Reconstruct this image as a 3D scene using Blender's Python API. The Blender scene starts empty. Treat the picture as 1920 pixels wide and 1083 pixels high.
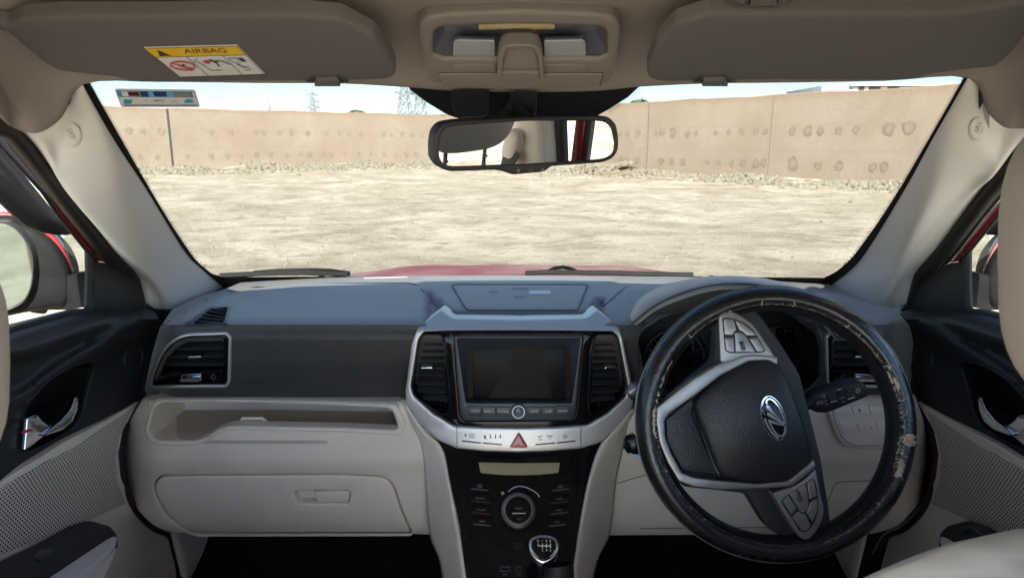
import bpy, bmesh, math, random
from mathutils import Vector as V, Matrix, geometry
random.seed(7)
R_ = math.radians
SC = bpy.context.scene
COL = SC.collection
# ---------------------------------------------------------------- camera model
F, CX, CY = 1251.0, 960.0, 541.5
PITCH = R_(12.4)
CAM = V((-0.015, 0.0, 1.25))
FW = V((0, math.cos(PITCH), -math.sin(PITCH))); UP = V((0, math.sin(PITCH), math.cos(PITCH))); RT = V((1, 0, 0))
def ray(x, y): return FW + RT*((x-CX)/F) + UP*((CY-y)/F)
def PY(Y):                      # vertical surface facing the cabin, at distance Y ahead
    def f(x, y):
        d = ray(x, y); yy = Y(x, y) if callable(Y) else Y
        return CAM + d*(yy/d.y)
    return f
def PXs(X):                     # surface of constant x (doors)
    def f(x, y):
        d = ray(x, y); xx = X(x, y) if callable(X) else X
        return CAM + d*((xx-CAM.x)/d.x)
    return f
def PZs(Z):
    def f(x, y):
        d = ray(x, y); return CAM + d*((Z-CAM.z)/d.z)
    return f
def PP(p0, n):
    def f(x, y):
        d = ray(x, y); return CAM + d*((p0-CAM).dot(n)/d.dot(n))
    return f
def toward(P, d):               # proj P moved d metres towards the viewer's side of the surface
    def f(x, y):
        p = P(x, y); return p + (CAM-p).normalized()*d
    return f
def tab(pts):                   # smooth table lookup
    def g(t):
        if t <= pts[0][0]: return pts[0][1]
        for (a, va), (b, vb) in zip(pts, pts[1:]):
            if t <= b:
                s = (t-a)/(b-a); return va+(vb-va)*s
        return pts[-1][1]
    return g
def sm(a, b, x):
    t = min(1, max(0, (x-a)/(b-a))); return t*t*(3-2*t)
# ---------------------------------------------------------------- 2-D loops (pixels of the photograph)
def area(l): return .5*sum(a[0]*b[1]-b[0]*a[1] for a, b in zip(l, l[1:]+l[:1]))
def rnd(pts, r, seg=5):
    out = []; n = len(pts)
    for i in range(n):
        p = V(pts[i][:2]); a = V(pts[i-1][:2]); b = V(pts[(i+1) % n][:2])
        rr = r[i] if isinstance(r, (list, tuple)) else r
        la, lb = (a-p).length, (b-p).length
        rr = min(rr, la*.48, lb*.48)
        if rr < .3: out.append(tuple(p)); continue
        p1 = p+(a-p)*(rr/la); p2 = p+(b-p)*(rr/lb)
        for k in range(seg+1):
            t = k/seg; q = p1*(1-t)**2+p*2*t*(1-t)+p2*t*t
            out.append(tuple(q))
    return out
def dens(l, step, closed=True):
    out = []; m = l+l[:1] if closed else l
    for a, b in zip(m, m[1:]):
        k = max(1, int(math.hypot(b[0]-a[0], b[1]-a[1])/step))
        for i in range(k): out.append((a[0]+(b[0]-a[0])*i/k, a[1]+(b[1]-a[1])*i/k))
    if not closed: out.append(m[-1])
    return out
def ell(cx, cy, rx, ry=None, rot=0, n=32, a0=0, a1=360):
    ry = ry or rx; c, s = math.cos(R_(rot)), math.sin(R_(rot)); o = []
    full = abs(a1-a0) >= 360
    for k in range(n if full else n+1):
        a = R_(a0+(a1-a0)*k/n); x, y = rx*math.cos(a), ry*math.sin(a)
        o.append((cx+x*c-y*s, cy+x*s+y*c))
    return o
def cr(pts, n, closed=False):   # Catmull-Rom through points of any dimension
    pts = [V(p) for p in pts]; m = len(pts); out = []
    segs = m if closed else m-1
    for i in range(segs):
        p1, p2 = pts[i], pts[(i+1) % m]
        p0 = pts[i-1] if (closed or i > 0) else p1*2-p2
        p3 = pts[(i+2) % m] if (closed or i+2 < m) else p2*2-p1
        for k in range(n):
            t = k/n
            out.append(.5*((2*p1)+(p2-p0)*t+(2*p0-5*p1+4*p2-p3)*t*t+(3*p1-p0-3*p2+p3)*t**3))
    if not closed: out.append(pts[-1])
    return out
def crl(pts, n=6): return [tuple(p) for p in cr(pts, n, True)]
def inset(l, d):
    if area(l) < 0: l = l[::-1]
    n = len(l); out = []
    for i in range(n):
        a, p, b = l[i-1], l[i], l[(i+1) % n]
        e1 = V((p[0]-a[0], p[1]-a[1])); e2 = V((b[0]-p[0], b[1]-p[1]))
        if e1.length < 1e-6: e1 = e2
        if e2.length < 1e-6: e2 = e1
        n1 = V((-e1.y, e1.x)).normalized(); n2 = V((-e2.y, e2.x)).normalized()
        m = n1+n2
        m = m.normalized() if m.length > 1e-6 else n1
        k = d/max(.5, m.dot(n1))
        out.append((p[0]+m.x*k, p[1]+m.y*k))
    return out
def inside(x, y, l):
    c = False; j = len(l)-1
    for i in range(len(l)):
        xi, yi = l[i]; xj, yj = l[j]
        if (yi > y) != (yj > y) and x < (xj-xi)*(y-yi)/(yj-yi)+xi: c = not c
        j = i
    return c
def mx(l, ax=1981): return [(ax-p[0],)+tuple(p[1:]) for p in l]
# ---------------------------------------------------------------- mesh builder
class MB:
    def __init__(s): s.bm = bmesh.new()
    def vs(s, pts): return [s.bm.verts.new(p) for p in pts]
    def face(s, v):
        try: s.bm.faces.new(v)
        except ValueError: pass
    def bridge(s, A, B):
        n = len(A)
        for i in range(n): s.face((A[i], A[(i+1) % n], B[(i+1) % n], B[i]))
    def plate(s, loop, P, r=3, thick=.01, push=None, holes=(), res=None, k=3, back=False):
        """a panel whose front follows P inside LOOP, with rounded edges and real thickness"""
        loop = [p for i, p in enumerate(loop) if math.hypot(p[0]-loop[i-1][0], p[1]-loop[i-1][1]) > 1e-3]
        if area(loop) < 0: loop = loop[::-1]
        c = P(*loop[0]); dep = (c-CAM).length
        push = V(push) if push is not None else V((0, 1, 0))
        loops2d = []; allrings = []
        for li, L in enumerate([loop]+list(holes)):
            if area(L) < 0: L = L[::-1]
            sg = 1 if li == 0 else -1
            rings = []
            for j in range(k+1):
                a = j/k*math.pi/2 if k else 0
                q = inset(L, sg*r*(1-math.sin(a))) if r > 0 else L
                rings.append([P(*p)+push*(r*dep/F*(1-math.cos(a))) for p in q])
                if j == 0: l0 = q
                if r <= 0: break
            rings.append([p+push*thick for p in rings[-1]])
            loops2d.append(l0); allrings.append(rings)
        pts = []; edges = []
        for l0 in loops2d:
            b = len(pts); pts += [V(p) for p in l0]
            edges += [(b+i, b+(i+1) % len(l0)) for i in range(len(l0))]
        nb = len(pts)
        if res:
            xs = [p[0] for p in loops2d[0]]; ys = [p[1] for p in loops2d[0]]
            y = min(ys)+res*.5; row = 0
            while y < max(ys):
                x = min(xs)+res*(.25+.5*(row % 2))
                while x < max(xs):
                    if inside(x, y, loops2d[0]) and not any(inside(x, y, h) for h in loops2d[1:]):
                        ok = True
                        for p in pts[:nb]:
                            if abs(p[0]-x) < res*.4 and abs(p[1]-y) < res*.4: ok = False; break
                        if ok: pts.append(V((x, y)))
                    x += res
                y += res*.87; row += 1
        co, ed, fc, ov, oe, of = geometry.delaunay_2d_cdt(pts, edges, [], 1 if True else 0, 1e-4)
        origin = {}
        for i, o in enumerate(ov):
            for q in o: origin[q] = i
        bv = [None]*len(co); bi = 0
        for rings in allrings:
            prev = None
            for ri, rg in enumerate(rings):
                vv = s.vs(rg)
                if ri == 0:
                    for q in range(len(vv)):
                        if origin.get(bi+q) is not None: bv[origin[bi+q]] = vv[q]
                    bi += len(vv)
                if prev: s.bridge(prev, vv)
                prev = vv
            if back and rings is allrings[0] and len(allrings) == 1: s.face(prev[::-1])
        for i, p in enumerate(co):
            if bv[i] is None: bv[i] = s.bm.verts.new(P(p.x, p.y))
        for f in fc:
            cx = sum(co[i].x for i in f)/len(f); cy = sum(co[i].y for i in f)/len(f)
            if not inside(cx, cy, loops2d[0]) or any(inside(cx, cy, h) for h in loops2d[1:]): continue
            s.face([bv[i] for i in f])
        return s
    def loft(s, rows, closed=False):
        pr = None
        for rw in rows:
            v = s.vs(rw)
            if pr:
                n = len(v)
                for i in range(n if closed else n-1):
                    s.face((pr[i], pr[(i+1) % n], v[(i+1) % n], v[i]))
            pr = v
        return s
    def flat(s, loop, P):       # a thin printed mark
        v = s.vs([P(*p) for p in loop]); s.face(v); return s
    def patch(s, rows, nu=6, nv=6):
        rows = [cr(r, nu) for r in rows]
        cols = [cr([r[j] for r in rows], nv) for j in range(len(rows[0]))]
        g = [[c[i] for c in cols] for i in range(len(cols[0]))]
        return s.loft(g)
    def tube(s, pts, r, seg=8, closed=False, flat=1.0, up=None, caps=True):
        pts = [V(p) for p in pts]; n = len(pts); prev = None; first = None; ref = V(up) if up else None
        for i in range(n):
            a = pts[i-1] if (closed or i) else pts[i]; b = pts[(i+1) % n] if (closed or i < n-1) else pts[i]
            t = (b-a).normalized()
            if ref is None: ref = V((0, 0, 1)) if abs(t.z) < .9 else V((0, 1, 0))
            u = (ref-t*ref.dot(t)).normalized(); w = t.cross(u)
            if up is None: ref = u
            rr = r[i] if isinstance(r, (list, tuple)) else r
            v = s.vs([pts[i]+u*(rr*flat*math.cos(2*math.pi*q/seg))+w*(rr*math.sin(2*math.pi*q/seg)) for q in range(seg)])
            if prev: s.bridge(prev, v)
            else: first = v
            prev = v
        if closed: s.bridge(prev, first)
        elif caps: s.face(first[::-1]); s.face(prev)
        return s
    def box(s, c, size, rot=None, bev=0.0):
        m = Matrix.Translation(V(c)) @ (rot.to_4x4() if rot else Matrix.Identity(4)) @ Matrix.Diagonal((size[0], size[1], size[2], 1))
        b = bmesh.new(); bmesh.ops.create_cube(b, size=1, matrix=m)
        if bev: bmesh.ops.bevel(b, geom=b.edges[:], offset=bev, segments=3, profile=.5, affect='EDGES')
        mp = {v: s.bm.verts.new(v.co) for v in b.verts}
        for f in b.faces: s.face([mp[v] for v in f.verts])
        b.free(); return s
    def lathe(s, c, axis, prof, n=40, sx=1.0):
        c = V(c); ax = V(axis).normalized(); u = V((1, 0, 0)) if abs(ax.x) < .9 else V((0, 0, 1))
        u = (u-ax*u.dot(ax)).normalized(); w = ax.cross(u); pr = None; f = None
        for r, h in prof:
            if r < 1e-6:
                v = [s.bm.verts.new(c+ax*h)]
                if pr:
                    for i in range(n): s.face((pr[i], pr[(i+1) % n], v[0]))
                continue
            v = s.vs([c+ax*h+u*(r*sx*math.cos(2*math.pi*i/n))+w*(r*math.sin(2*math.pi*i/n)) for i in range(n)])
            if pr: s.bridge(pr, v)
            pr = v
        return s
    def blob(s, c, size, e=2.4, nu=28, nv=18, M=None):     # superellipsoid cushion
        c = V(c)
        def pw(v, q): return math.copysign(abs(v)**q, v)
        rows = []
        for j in range(nv+1):
            ph = -math.pi/2+math.pi*j/nv; rw = []
            for i in range(nu):
                th = 2*math.pi*i/nu; q = 2/e
                p = V((size[0]*pw(math.cos(ph), q)*pw(math.cos(th), q), size[1]*pw(math.cos(ph), q)*pw(math.sin(th), q), size[2]*pw(math.sin(ph), q)))
                rw.append(c+(M @ p if M else p))
            rows.append(rw)
        s.loft(rows, True)
        return s
    def build(s, name, mat, parent=None, ang=40, face_cam=True, solid=0, sub=0, weld=True, off=-1):
        bm = s.bm
        if weld: bmesh.ops.remove_doubles(bm, verts=bm.verts, dist=2e-5)
        bmesh.ops.recalc_face_normals(bm, faces=bm.faces)
        if face_cam and bm.faces:
            a = 0
            for f in bm.faces: a += f.normal.dot(CAM-f.calc_center_median())*f.calc_area()
            if a < 0: bmesh.ops.reverse_faces(bm, faces=bm.faces)
        org = V((0, 0, 0)); root = parent
        while root is not None and root.parent is not None: root = root.parent
        if root is not None: org = V(root.location)
        if parent is None:
            xs = [v.co for v in bm.verts]
            org = V(((min(p.x for p in xs)+max(p.x for p in xs))/2, (min(p.y for p in xs)+max(p.y for p in xs))/2, min(p.z for p in xs)))
        bmesh.ops.translate(bm, verts=bm.verts, vec=-org)
        me = bpy.data.meshes.new(name); bm.to_mesh(me); bm.free()
        me.polygons.foreach_set('use_smooth', [True]*len(me.polygons)); me.set_sharp_from_angle(angle=R_(ang))
        me.materials.append(mat)
        o = bpy.data.objects.new(name, me); COL.objects.link(o)
        if parent is not None: o.parent = parent
        else: o.location = org
        if solid:
            m = o.modifiers.new('thickness', 'SOLIDIFY'); m.thickness = solid; m.offset = off
        if sub:
            m = o.modifiers.new('smooth', 'SUBSURF'); m.levels = m.render_levels = sub
        return o
def thing(name, label, cat, loc, group=None):
    o = bpy.data.objects.new(name, None); COL.objects.link(o); o.location = loc
    o.empty_display_size = .1
    o['label'] = label; o['category'] = cat
    if group: o['group'] = group
    return o
def tag(o, label, cat, group=None):
    o['label'] = label; o['category'] = cat
    if group: o['group'] = group
    return o
_fonts = {}
def text_mb(mb, body, x, y, size, P, ang=0, sx=1.0, align='CENTER', skew=0):
    cu = bpy.data.curves.new('t', 'FONT'); cu.body = body; cu.size = 1; cu.align_x = align; cu.align_y = 'CENTER'; cu.resolution_u = 2
    o = bpy.data.objects.new('t', cu); COL.objects.link(o)
    dg = bpy.context.evaluated_depsgraph_get(); me = bpy.data.meshes.new_from_object(o.evaluated_get(dg))
    c, s = math.cos(R_(ang)), math.sin(R_(ang)); vv = []
    for v in me.vertices:
        u, w = v.co.x*size*sx+skew*v.co.y*size, -v.co.y*size
        vv.append(mb.bm.verts.new(P(x+u*c-w*s, y+u*s+w*c)))
    for p in me.polygons: mb.face([vv[i] for i in p.vertices])
    bpy.data.objects.remove(o); bpy.data.curves.remove(cu); bpy.data.meshes.remove(me)
    return mb
def line_loop(pts, w):          # a ribbon outline of pixel width w along pts
    L, Rr = [], []
    for i, p in enumerate(pts):
        a = pts[max(0, i-1)]; b = pts[min(len(pts)-1, i+1)]
        t = V((b[0]-a[0], b[1]-a[1])); t = t.normalized() if t.length else V((1, 0)); n = V((-t.y, t.x))*w*.5
        L.append((p[0]+n.x, p[1]+n.y)); Rr.append((p[0]-n.x, p[1]-n.y))
    return L+Rr[::-1]
def ribbon(mb, pts, w, P, step=8):
    pts = dens(list(pts), step, False); n = len(pts); l = line_loop(pts, w)
    a = mb.vs([P(*p) for p in l[:n]]); b = mb.vs([P(*p) for p in l[n:][::-1]])
    for i in range(n-1): mb.face((a[i], a[i+1], b[i+1], b[i]))
    return mb
# ---------------------------------------------------------------- materials
class N:
    def __init__(s, name):
        s.m = bpy.data.materials.new(name); s.m.use_nodes = True; s.t = s.m.node_tree; s.t.nodes.clear()
        s.out = s.n('ShaderNodeOutputMaterial')
    def n(s, k, **kw):
        o = s.t.nodes.new(k)
        for a, b in kw.items(): setattr(o, a, b)
        return o
    def l(s, a, b): s.t.links.new(a, b)
    def math(s, op, a, b=None):
        o = s.n('ShaderNodeMath', operation=op)
        for i, q in enumerate((a, b)):
            if q is None: continue
            if isinstance(q, (int, float)): o.inputs[i].default_value = q
            else: s.l(q, o.inputs[i])
        return o.outputs[0]
    def mix(s, f, a, b):
        o = s.n('ShaderNodeMix', data_type='RGBA')
        for i, q in ((0, f), (6, a), (7, b)):
            if isinstance(q, (int, float)): o.inputs[i].default_value = q
            elif isinstance(q, tuple): o.inputs[i].default_value = q+(1,) if len(q) == 3 else q
            else: s.l(q, o.inputs[i])
        return o.outputs[2]
    def noise(s, vec, scale, det=4, rough=.55, dist=0):
        o = s.n('ShaderNodeTexNoise'); o.inputs['Scale'].default_value = scale; o.inputs['Detail'].default_value = det
        o.inputs['Roughness'].default_value = rough; o.inputs['Distortion'].default_value = dist
        if vec is not None: s.l(vec, o.inputs['Vector'])
        return o.outputs[0]
    def ramp(s, f, *st):
        o = s.n('ShaderNodeValToRGB'); e = o.color_ramp.elements
        while len(e) < len(st): e.new(.5)
        for i, (p, c) in enumerate(st):
            e[i].position = p; e[i].color = (c, c, c, 1) if isinstance(c, (int, float)) else c+(1,)
        s.l(f, o.inputs[0]); return o.outputs[0]
    def scale(s, vec, v):
        o = s.n('ShaderNodeMapping'); o.inputs['Scale'].default_value = v; s.l(vec, o.inputs[0]); return o.outputs[0]
    def obj(s): return s.n('ShaderNodeTexCoord').outputs['Object']
    def bump(s, h, strength, dist=.001):
        o = s.n('ShaderNodeBump'); o.inputs['Strength'].default_value = strength; o.inputs['Distance'].default_value = dist
        s.l(h, o.inputs['Height']); return o.outputs[0]
def mat(name, col, rough=.5, metal=0, spec=.5, grain=None, var=0, dirt=None, coat=0, rvar=0, sheen=0):
    """grain=(kind, scale, strength, distance); var: brightness variation; dirt=(colour, amount, scale)"""
    k = N(name); b = k.n('ShaderNodeBsdfPrincipled'); k.l(b.outputs[0], k.out.inputs[0])
    b.inputs['Base Color'].default_value = col+(1,); b.inputs['Roughness'].default_value = rough
    b.inputs['Metallic'].default_value = metal; b.inputs['Specular IOR Level'].default_value = spec
    if coat: b.inputs['Coat Weight'].default_value = coat; b.inputs['Coat Roughness'].default_value = .05
    if sheen: b.inputs['Sheen Weight'].default_value = sheen; b.inputs['Sheen Roughness'].default_value = .4
    co = k.obj(); c = None
    if var:
        n = k.noise(co, 6, 6); c = k.mix(n, tuple(x*(1-var) for x in col), tuple(min(1, x*(1+var)) for x in col))
    if dirt:
        n = k.ramp(k.noise(co, dirt[2], 8, .65), (.45, 0.0), (.75, dirt[1])); c = k.mix(n, c if c is not None else col, dirt[0])
    if c is not None: k.l(c, b.inputs['Base Color'])
    if rvar:
        n = k.noise(co, 14, 5); r = k.ramp(n, (.3, max(0, rough-rvar)), (.7, min(1, rough+rvar))); k.l(r, b.inputs['Roughness'])
    if grain:
        kind, sc, st, ds = grain
        if kind == 'leather':
            v = k.n('ShaderNodeTexVoronoi', feature='SMOOTH_F1'); v.inputs['Scale'].default_value = sc; k.l(co, v.inputs['Vector']); h = v.outputs['Distance']
        elif kind == 'weave':
            w1 = k.n('ShaderNodeTexWave', bands_direction='X'); w1.inputs['Scale'].default_value = sc; k.l(co, w1.inputs['Vector'])
            w2 = k.n('ShaderNodeTexWave', bands_direction='Y'); w2.inputs['Scale'].default_value = sc; k.l(co, w2.inputs['Vector'])
            h = k.math('ADD', k.math('ADD', w1.outputs['Fac'], w2.outputs['Fac']), k.math('MULTIPLY', k.noise(co, sc*1.5, 3), 2.0))
        else: h = k.noise(co, sc, 3, .6)
        k.l(k.bump(h, st, ds), b.inputs['Normal'])
    return k.m
M = {}
M['trim'] = mat('beige_plastic', (.80, .70, .575), .5, grain=('leather', 480, .5, .0005), var=.06, dirt=((.56, .48, .385), .4, 7))
M['tray'] = mat('beige_mat', (.50, .43, .35), .7, grain=('noise', 900, .3, .0004), var=.08)
M['liner'] = mat('roof_fabric', (.30, .265, .24), .95, spec=.15, grain=('weave', 500, .35, .0005), var=.05)
M['roofplastic'] = mat('roof_plastic', (.185, .165, .148), .55, grain=('noise', 1200, .2, .0003), var=.03)
M['visor'] = mat('visor_fabric', (.130, .127, .126), .9, spec=.2, grain=('weave', 450, .4, .0005), var=.05)
M['pillar'] = mat('pillar_plastic', (.66, .645, .62), .55, grain=('noise', 1200, .2, .0003), var=.03)
M['pad'] = mat('dash_black', (.034, .033, .032), .50, spec=.42, grain=('leather', 420, .6, .0006), dirt=((.14, .13, .115), .25, 3), sheen=.55)
M['black'] = mat('black_plastic', (.015, .0155, .017), .52, grain=('noise', 800, .2, .0003), dirt=((.06, .055, .05), .2, 9))
M['void'] = mat('black_cavity', (.006, .006, .007), .6)
M['carpet'] = mat('dark_carpet', (.016, .016, .016), .95, spec=.1, grain=('noise', 400, .8, .003), var=.4)
M['gloss'] = mat('piano_black', (.0045, .0045, .0055), .09, spec=.22, dirt=((.02, .02, .02), .2, 20))
M['off'] = mat('unlit_screen', (.007, .007, .007), .26, spec=.07, dirt=((.02, .018, .016), .4, 25))
M['screen'] = mat('screen_glass', (.012, .011, .011), .12, spec=.6, dirt=((.03, .028, .025), .3, 25))
M['slate'] = mat('slate_plastic', (.035, .042, .050), .4, grain=('noise', 900, .15, .0003))
M['silver'] = mat('silver_paint', (.60, .575, .54), .36, metal=.55, grain=('noise', 1500, .05, .0002), var=.03)
M['satin'] = mat('satin_grey', (.29, .28, .27), .36, metal=.75, dirt=((.16, .15, .14), .4, 60))
M['chrome'] = mat('chrome', (.80, .80, .80), .09, metal=1)
M['leather'] = mat('wheel_leather', (.013, .0135, .016), .40, spec=.5, grain=('leather', 620, .8, .0007), rvar=.05)
M['cover'] = mat('worn_cover', (.011, .0115, .013), .25, spec=.6, grain=('noise', 130, .55, .0012), rvar=.12)
M['foam'] = mat('torn_foam', (.56, .44, .30), .95, grain=('noise', 500, .9, .002), dirt=((.10, .06, .045), .8, 120))
M['rubber'] = mat('black_rubber', (.012, .012, .012), .55, grain=('noise', 600, .3, .0005), dirt=((.06, .05, .045), .25, 12))
M['red'] = mat('red_paint', (.17, .014, .015), .42, spec=.3, dirt=((.33, .22, .175), 1.0, 3))
M['redtrim'] = mat('red_frame_paint', (.30, .016, .018), .3, coat=.5, dirt=((.20, .07, .06), .4, 14))
M['amber'] = mat('hazard_red', (.50, .015, .015), .2, coat=.5)
M['ink'] = mat('pale_print', (.62, .62, .60), .6)
M['dim'] = mat('dim_print', (.16, .16, .16), .5)
M['dark'] = mat('dark_print', (.05, .045, .04), .6)
M['brown'] = mat('unlit_indicator', (.10, .018, .015), .3)
M['lcd'] = mat('unlit_display', (.36, .30, .16), .18, var=.06)
M['seat'] = mat('seat_leather', (.47, .43, .36), .6, grain=('leather', 500, .3, .0006), var=.05)
M['headrest'] = mat('headrest_leather', (.31, .285, .25), .6, grain=('leather', 500, .3, .0006), var=.05)
M['yellow'] = mat('label_yellow', (.72, .47, .02), .6)
M['strip'] = mat('silver_foil', (.55, .55, .56), .35, metal=.4)
M['white'] = mat('label_white', (.66, .66, .67), .55)
M['labelred'] = mat('label_red', (.55, .03, .05), .6)
M['blue'] = mat('sticker_blue', (.08, .25, .50), .4)
M['navy'] = mat('sticker_navy', (.015, .05, .16), .4)
M['sky_blue'] = mat('sticker_sky', (.14, .42, .66), .4)
M['teal'] = mat('sticker_teal', (.03, .36, .45), .4)
M['grey'] = mat('grey_print', (.25, .25, .25), .5)
M['lamp'] = mat('lamp_lens', (.30, .31, .35), .12, spec=.6)
M['bulb'] = mat('lamp_tube', (.80, .66, .30), .3)
M['mirror'] = mat('mirror_silver', (.68, .68, .69), .0, metal=1)
M['wingglass'] = mat('wing_mirror_silver', (.30, .37, .355), .03, metal=1, dirt=((.35, .38, .36), .35, 18))
M['dusty'] = mat('dusty_black', (.005, .0055, .0065), .5, spec=.08, dirt=((.018, .016, .014), .5, 7))
def glass(name, tint, rough=.0, gloss=.5, dust=.0):
    k = N(name); tr = k.n('ShaderNodeBsdfTransparent'); tr.inputs[0].default_value = tint+(1,)
    g = k.n('ShaderNodeBsdfGlossy'); g.inputs['Roughness'].default_value = rough
    fr = k.n('ShaderNodeFresnel'); fr.inputs[0].default_value = 1.35
    mx_ = k.n('ShaderNodeMixShader'); k.l(k.math('MULTIPLY', fr.outputs[0], gloss), mx_.inputs[0]); k.l(tr.outputs[0], mx_.inputs[1]); k.l(g.outputs[0], mx_.inputs[2])
    last = mx_.outputs[0]
    if dust:
        d = k.n('ShaderNodeBsdfDiffuse'); d.inputs[0].default_value = (.6, .55, .48, 1)
        m2 = k.n('ShaderNodeMixShader'); k.l(k.math('MULTIPLY', k.noise(k.obj(), 5, 6), dust), m2.inputs[0]); k.l(last, m2.inputs[1]); k.l(d.outputs[0], m2.inputs[2]); last = m2.outputs[0]
    k.l(last, k.out.inputs[0]); return k.m
M['glass'] = glass('windscreen_glass', (.655, .675, .67), gloss=.22)
M['sideglass'] = glass('side_window_glass', (.86, .89, .88), gloss=.5)
M['lens'] = glass('clear_lens', (.86, .88, .93), .03, gloss=1.0)
M['smoke'] = glass('smoked_acrylic', (.05, .05, .05), .05, gloss=.15)
def perf(name, col, pitch, rad):
    """trim perforated by a hexagonal grid of small round holes in the y-z plane"""
    k = N(name); b = k.n('ShaderNodeBsdfPrincipled'); k.l(b.outputs[0], k.out.inputs[0]); b.inputs['Roughness'].default_value = .5
    sp = k.n('ShaderNodeSeparateXYZ'); k.l(k.obj(), sp.inputs[0])
    def lat(oy, oz):
        a = k.math('SUBTRACT', k.math('FLOORED_MODULO', k.math('ADD', sp.outputs[1], 50+oy), pitch), pitch/2)
        c = k.math('SUBTRACT', k.math('FLOORED_MODULO', k.math('ADD', sp.outputs[2], 50+oz), pitch*1.732), pitch*.866)
        return k.math('ADD', k.math('MULTIPLY', a, a), k.math('MULTIPLY', c, c))
    d = k.math('SQRT', k.math('MINIMUM', lat(0, 0), lat(pitch/2, pitch*.866)))
    mr = k.n('ShaderNodeMapRange', interpolation_type='SMOOTHSTEP'); k.l(d, mr.inputs[0]); mr.inputs[1].default_value = rad*.8; mr.inputs[2].default_value = rad*1.2
    k.l(k.mix(mr.outputs[0], (.012, .011, .010), col), b.inputs['Base Color'])
    k.l(k.bump(mr.outputs[0], .6, .001), b.inputs['Normal']); return k.m
M['grille'] = perf('perforated_grille', (.78, .69, .58), .0056, .0017)
SUNAZ, SUNEL, SUNS, SKYS, EXPO = 181, 38, 5.0, .060, 2.85
# ================================================================= OUTSIDE: ground, walls, rubble, towers, building, bushes
def ground_pt(x, y): return PZs(0)(x, y)
k = N('dry_earth'); b = k.n('ShaderNodeBsdfPrincipled'); k.l(b.outputs[0], k.out.inputs[0]); b.inputs['Roughness'].default_value = .95; b.inputs['Specular IOR Level'].default_value = .1
co = k.obj(); w1 = k.noise(k.scale(co, (.7, .8, .5)), 1.0, 12, .74, .3); w2 = k.noise(k.scale(co, (1.0, 1.25, 1)), 2.6, 12, .78)
w3 = k.noise(co, 22, 8, .75); w4 = k.noise(k.scale(co, (.14, .2, .2)), 1, 5, .65)
c = k.mix(k.ramp(w1, (.40, 0.0), (.58, 1.0)), (.31, .262, .20), (.50, .45, .37))
c = k.mix(k.ramp(w2, (.52, 0.0), (.62, .8)), c, (.225, .185, .135))
c = k.mix(k.ramp(w4, (.50, 0.0), (.66, .4)), c, (.30, .26, .19))
c = k.mix(k.ramp(w3, (.62, 0.0), (.72, .7)), c, (.58, .54, .46))
c = k.mix(k.ramp(w3, (.30, .8), (.40, 0.0)), c, (.17, .14, .10))
k.l(c, b.inputs['Base Color'])
h = k.math('ADD', k.math('MULTIPLY', w2, 1.5), k.math('ADD', w1, k.math('MULTIPLY', w3, .35)))
k.l(k.bump(h, .8, .06), b.inputs['Normal']); M['earth'] = k.m
def gz(x, y):
    return .05*math.sin(x*.7+1.3*math.sin(y*.5))*math.sin(y*.9+.6*math.sin(x*.9))+.025*math.sin(x*2.3+y*1.1)*math.sin(y*2.9-x*.8)
mb = MB(); rows = []
ys = [-60, -40, -25, -15]+[-10+i*.45 for i in range(110)]+[42, 48, 60, 90, 160, 400]
xs = [-400, -150, -80, -50, -38]+[-28+i*.5 for i in range(113)]+[38, 50, 80, 150, 400]
for y in ys: rows.append([V((x, y, gz(x, y)-.05 if abs(x) < 40 and -12 < y < 45 else -.05)) for x in xs])
g = mb.loft(rows).build('ground', M['earth']); g['kind'] = 'structure'

def wall_mat():
    k = N('plastered_concrete'); b = k.n('ShaderNodeBsdfPrincipled'); k.l(b.outputs[0], k.out.inputs[0]); b.inputs['Roughness'].default_value = .9; b.inputs['Specular IOR Level'].default_value = .15
    co = k.obj(); n1 = k.noise(co, .45, 6, .6, .3); n2 = k.noise(k.scale(co, (1, 1, .25)), 1.3, 6, .65); n3 = k.noise(co, 9, 6, .7)
    c = k.mix(k.ramp(n1, (.35, 0.0), (.65, 1.0)), (.240, .192, .150), (.280, .236, .190))
    c = k.mix(k.ramp(n2, (.52, 0.0), (.75, .55)), c, (.24, .193, .147))
    c = k.mix(k.ramp(n3, (.60, 0.0), (.8, .3)), c, (.335, .295, .24))
    sp = k.n('ShaderNodeSeparateXYZ'); k.l(co, sp.inputs[0])
    z = sp.outputs[2]
    c = k.mix(k.ramp(z, (.90, 0.0), (1.0, .0)), c, (.3, .24, .18))
    # day-joints of the pours: two slightly offset, ragged horizontal bands
    zz = k.math('ADD', z, k.math('MULTIPLY', k.noise(co, 1.1, 5), .10))
    for lv in (1.02, 1.86):
        d = k.math('ABSOLUTE', k.math('SUBTRACT', zz, lv))
        c = k.mix(k.ramp(k.math('MULTIPLY', d, 8.0), (.0, .45), (.35, 0.0)), c, (.215, .175, .135))
    top = k.ramp(k.math('DIVIDE', z, 2.85), (.90, 0.0), (.985, .75))
    c = k.mix(top, c, (.235, .17, .12))
    k.l(c, b.inputs['Base Color'])
    k.l(k.bump(k.math('ADD', n3, k.math('MULTIPLY', n1, 2)), .5, .02), b.inputs['Normal']); return k.m
M['wall'] = wall_mat()
M['patchm'] = mat('mortar_patch', (.195, .158, .125), .95, spec=.1, var=.3, grain=('noise', 30, .8, .02))
M['patchi'] = mat('mortar_plug', (.228, .188, .148), .95, spec=.1, var=.2)
WH = 2.85
A1 = ground_pt(325, 315.5); A2 = ground_pt(1010, 302.5); A0 = A1-(A2-A1).normalized()*12
B0 = ground_pt(1085, 319); B1 = ground_pt(1690, 345)
bd = (B1-B0).normalized(); B2 = B1+bd*16
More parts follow.
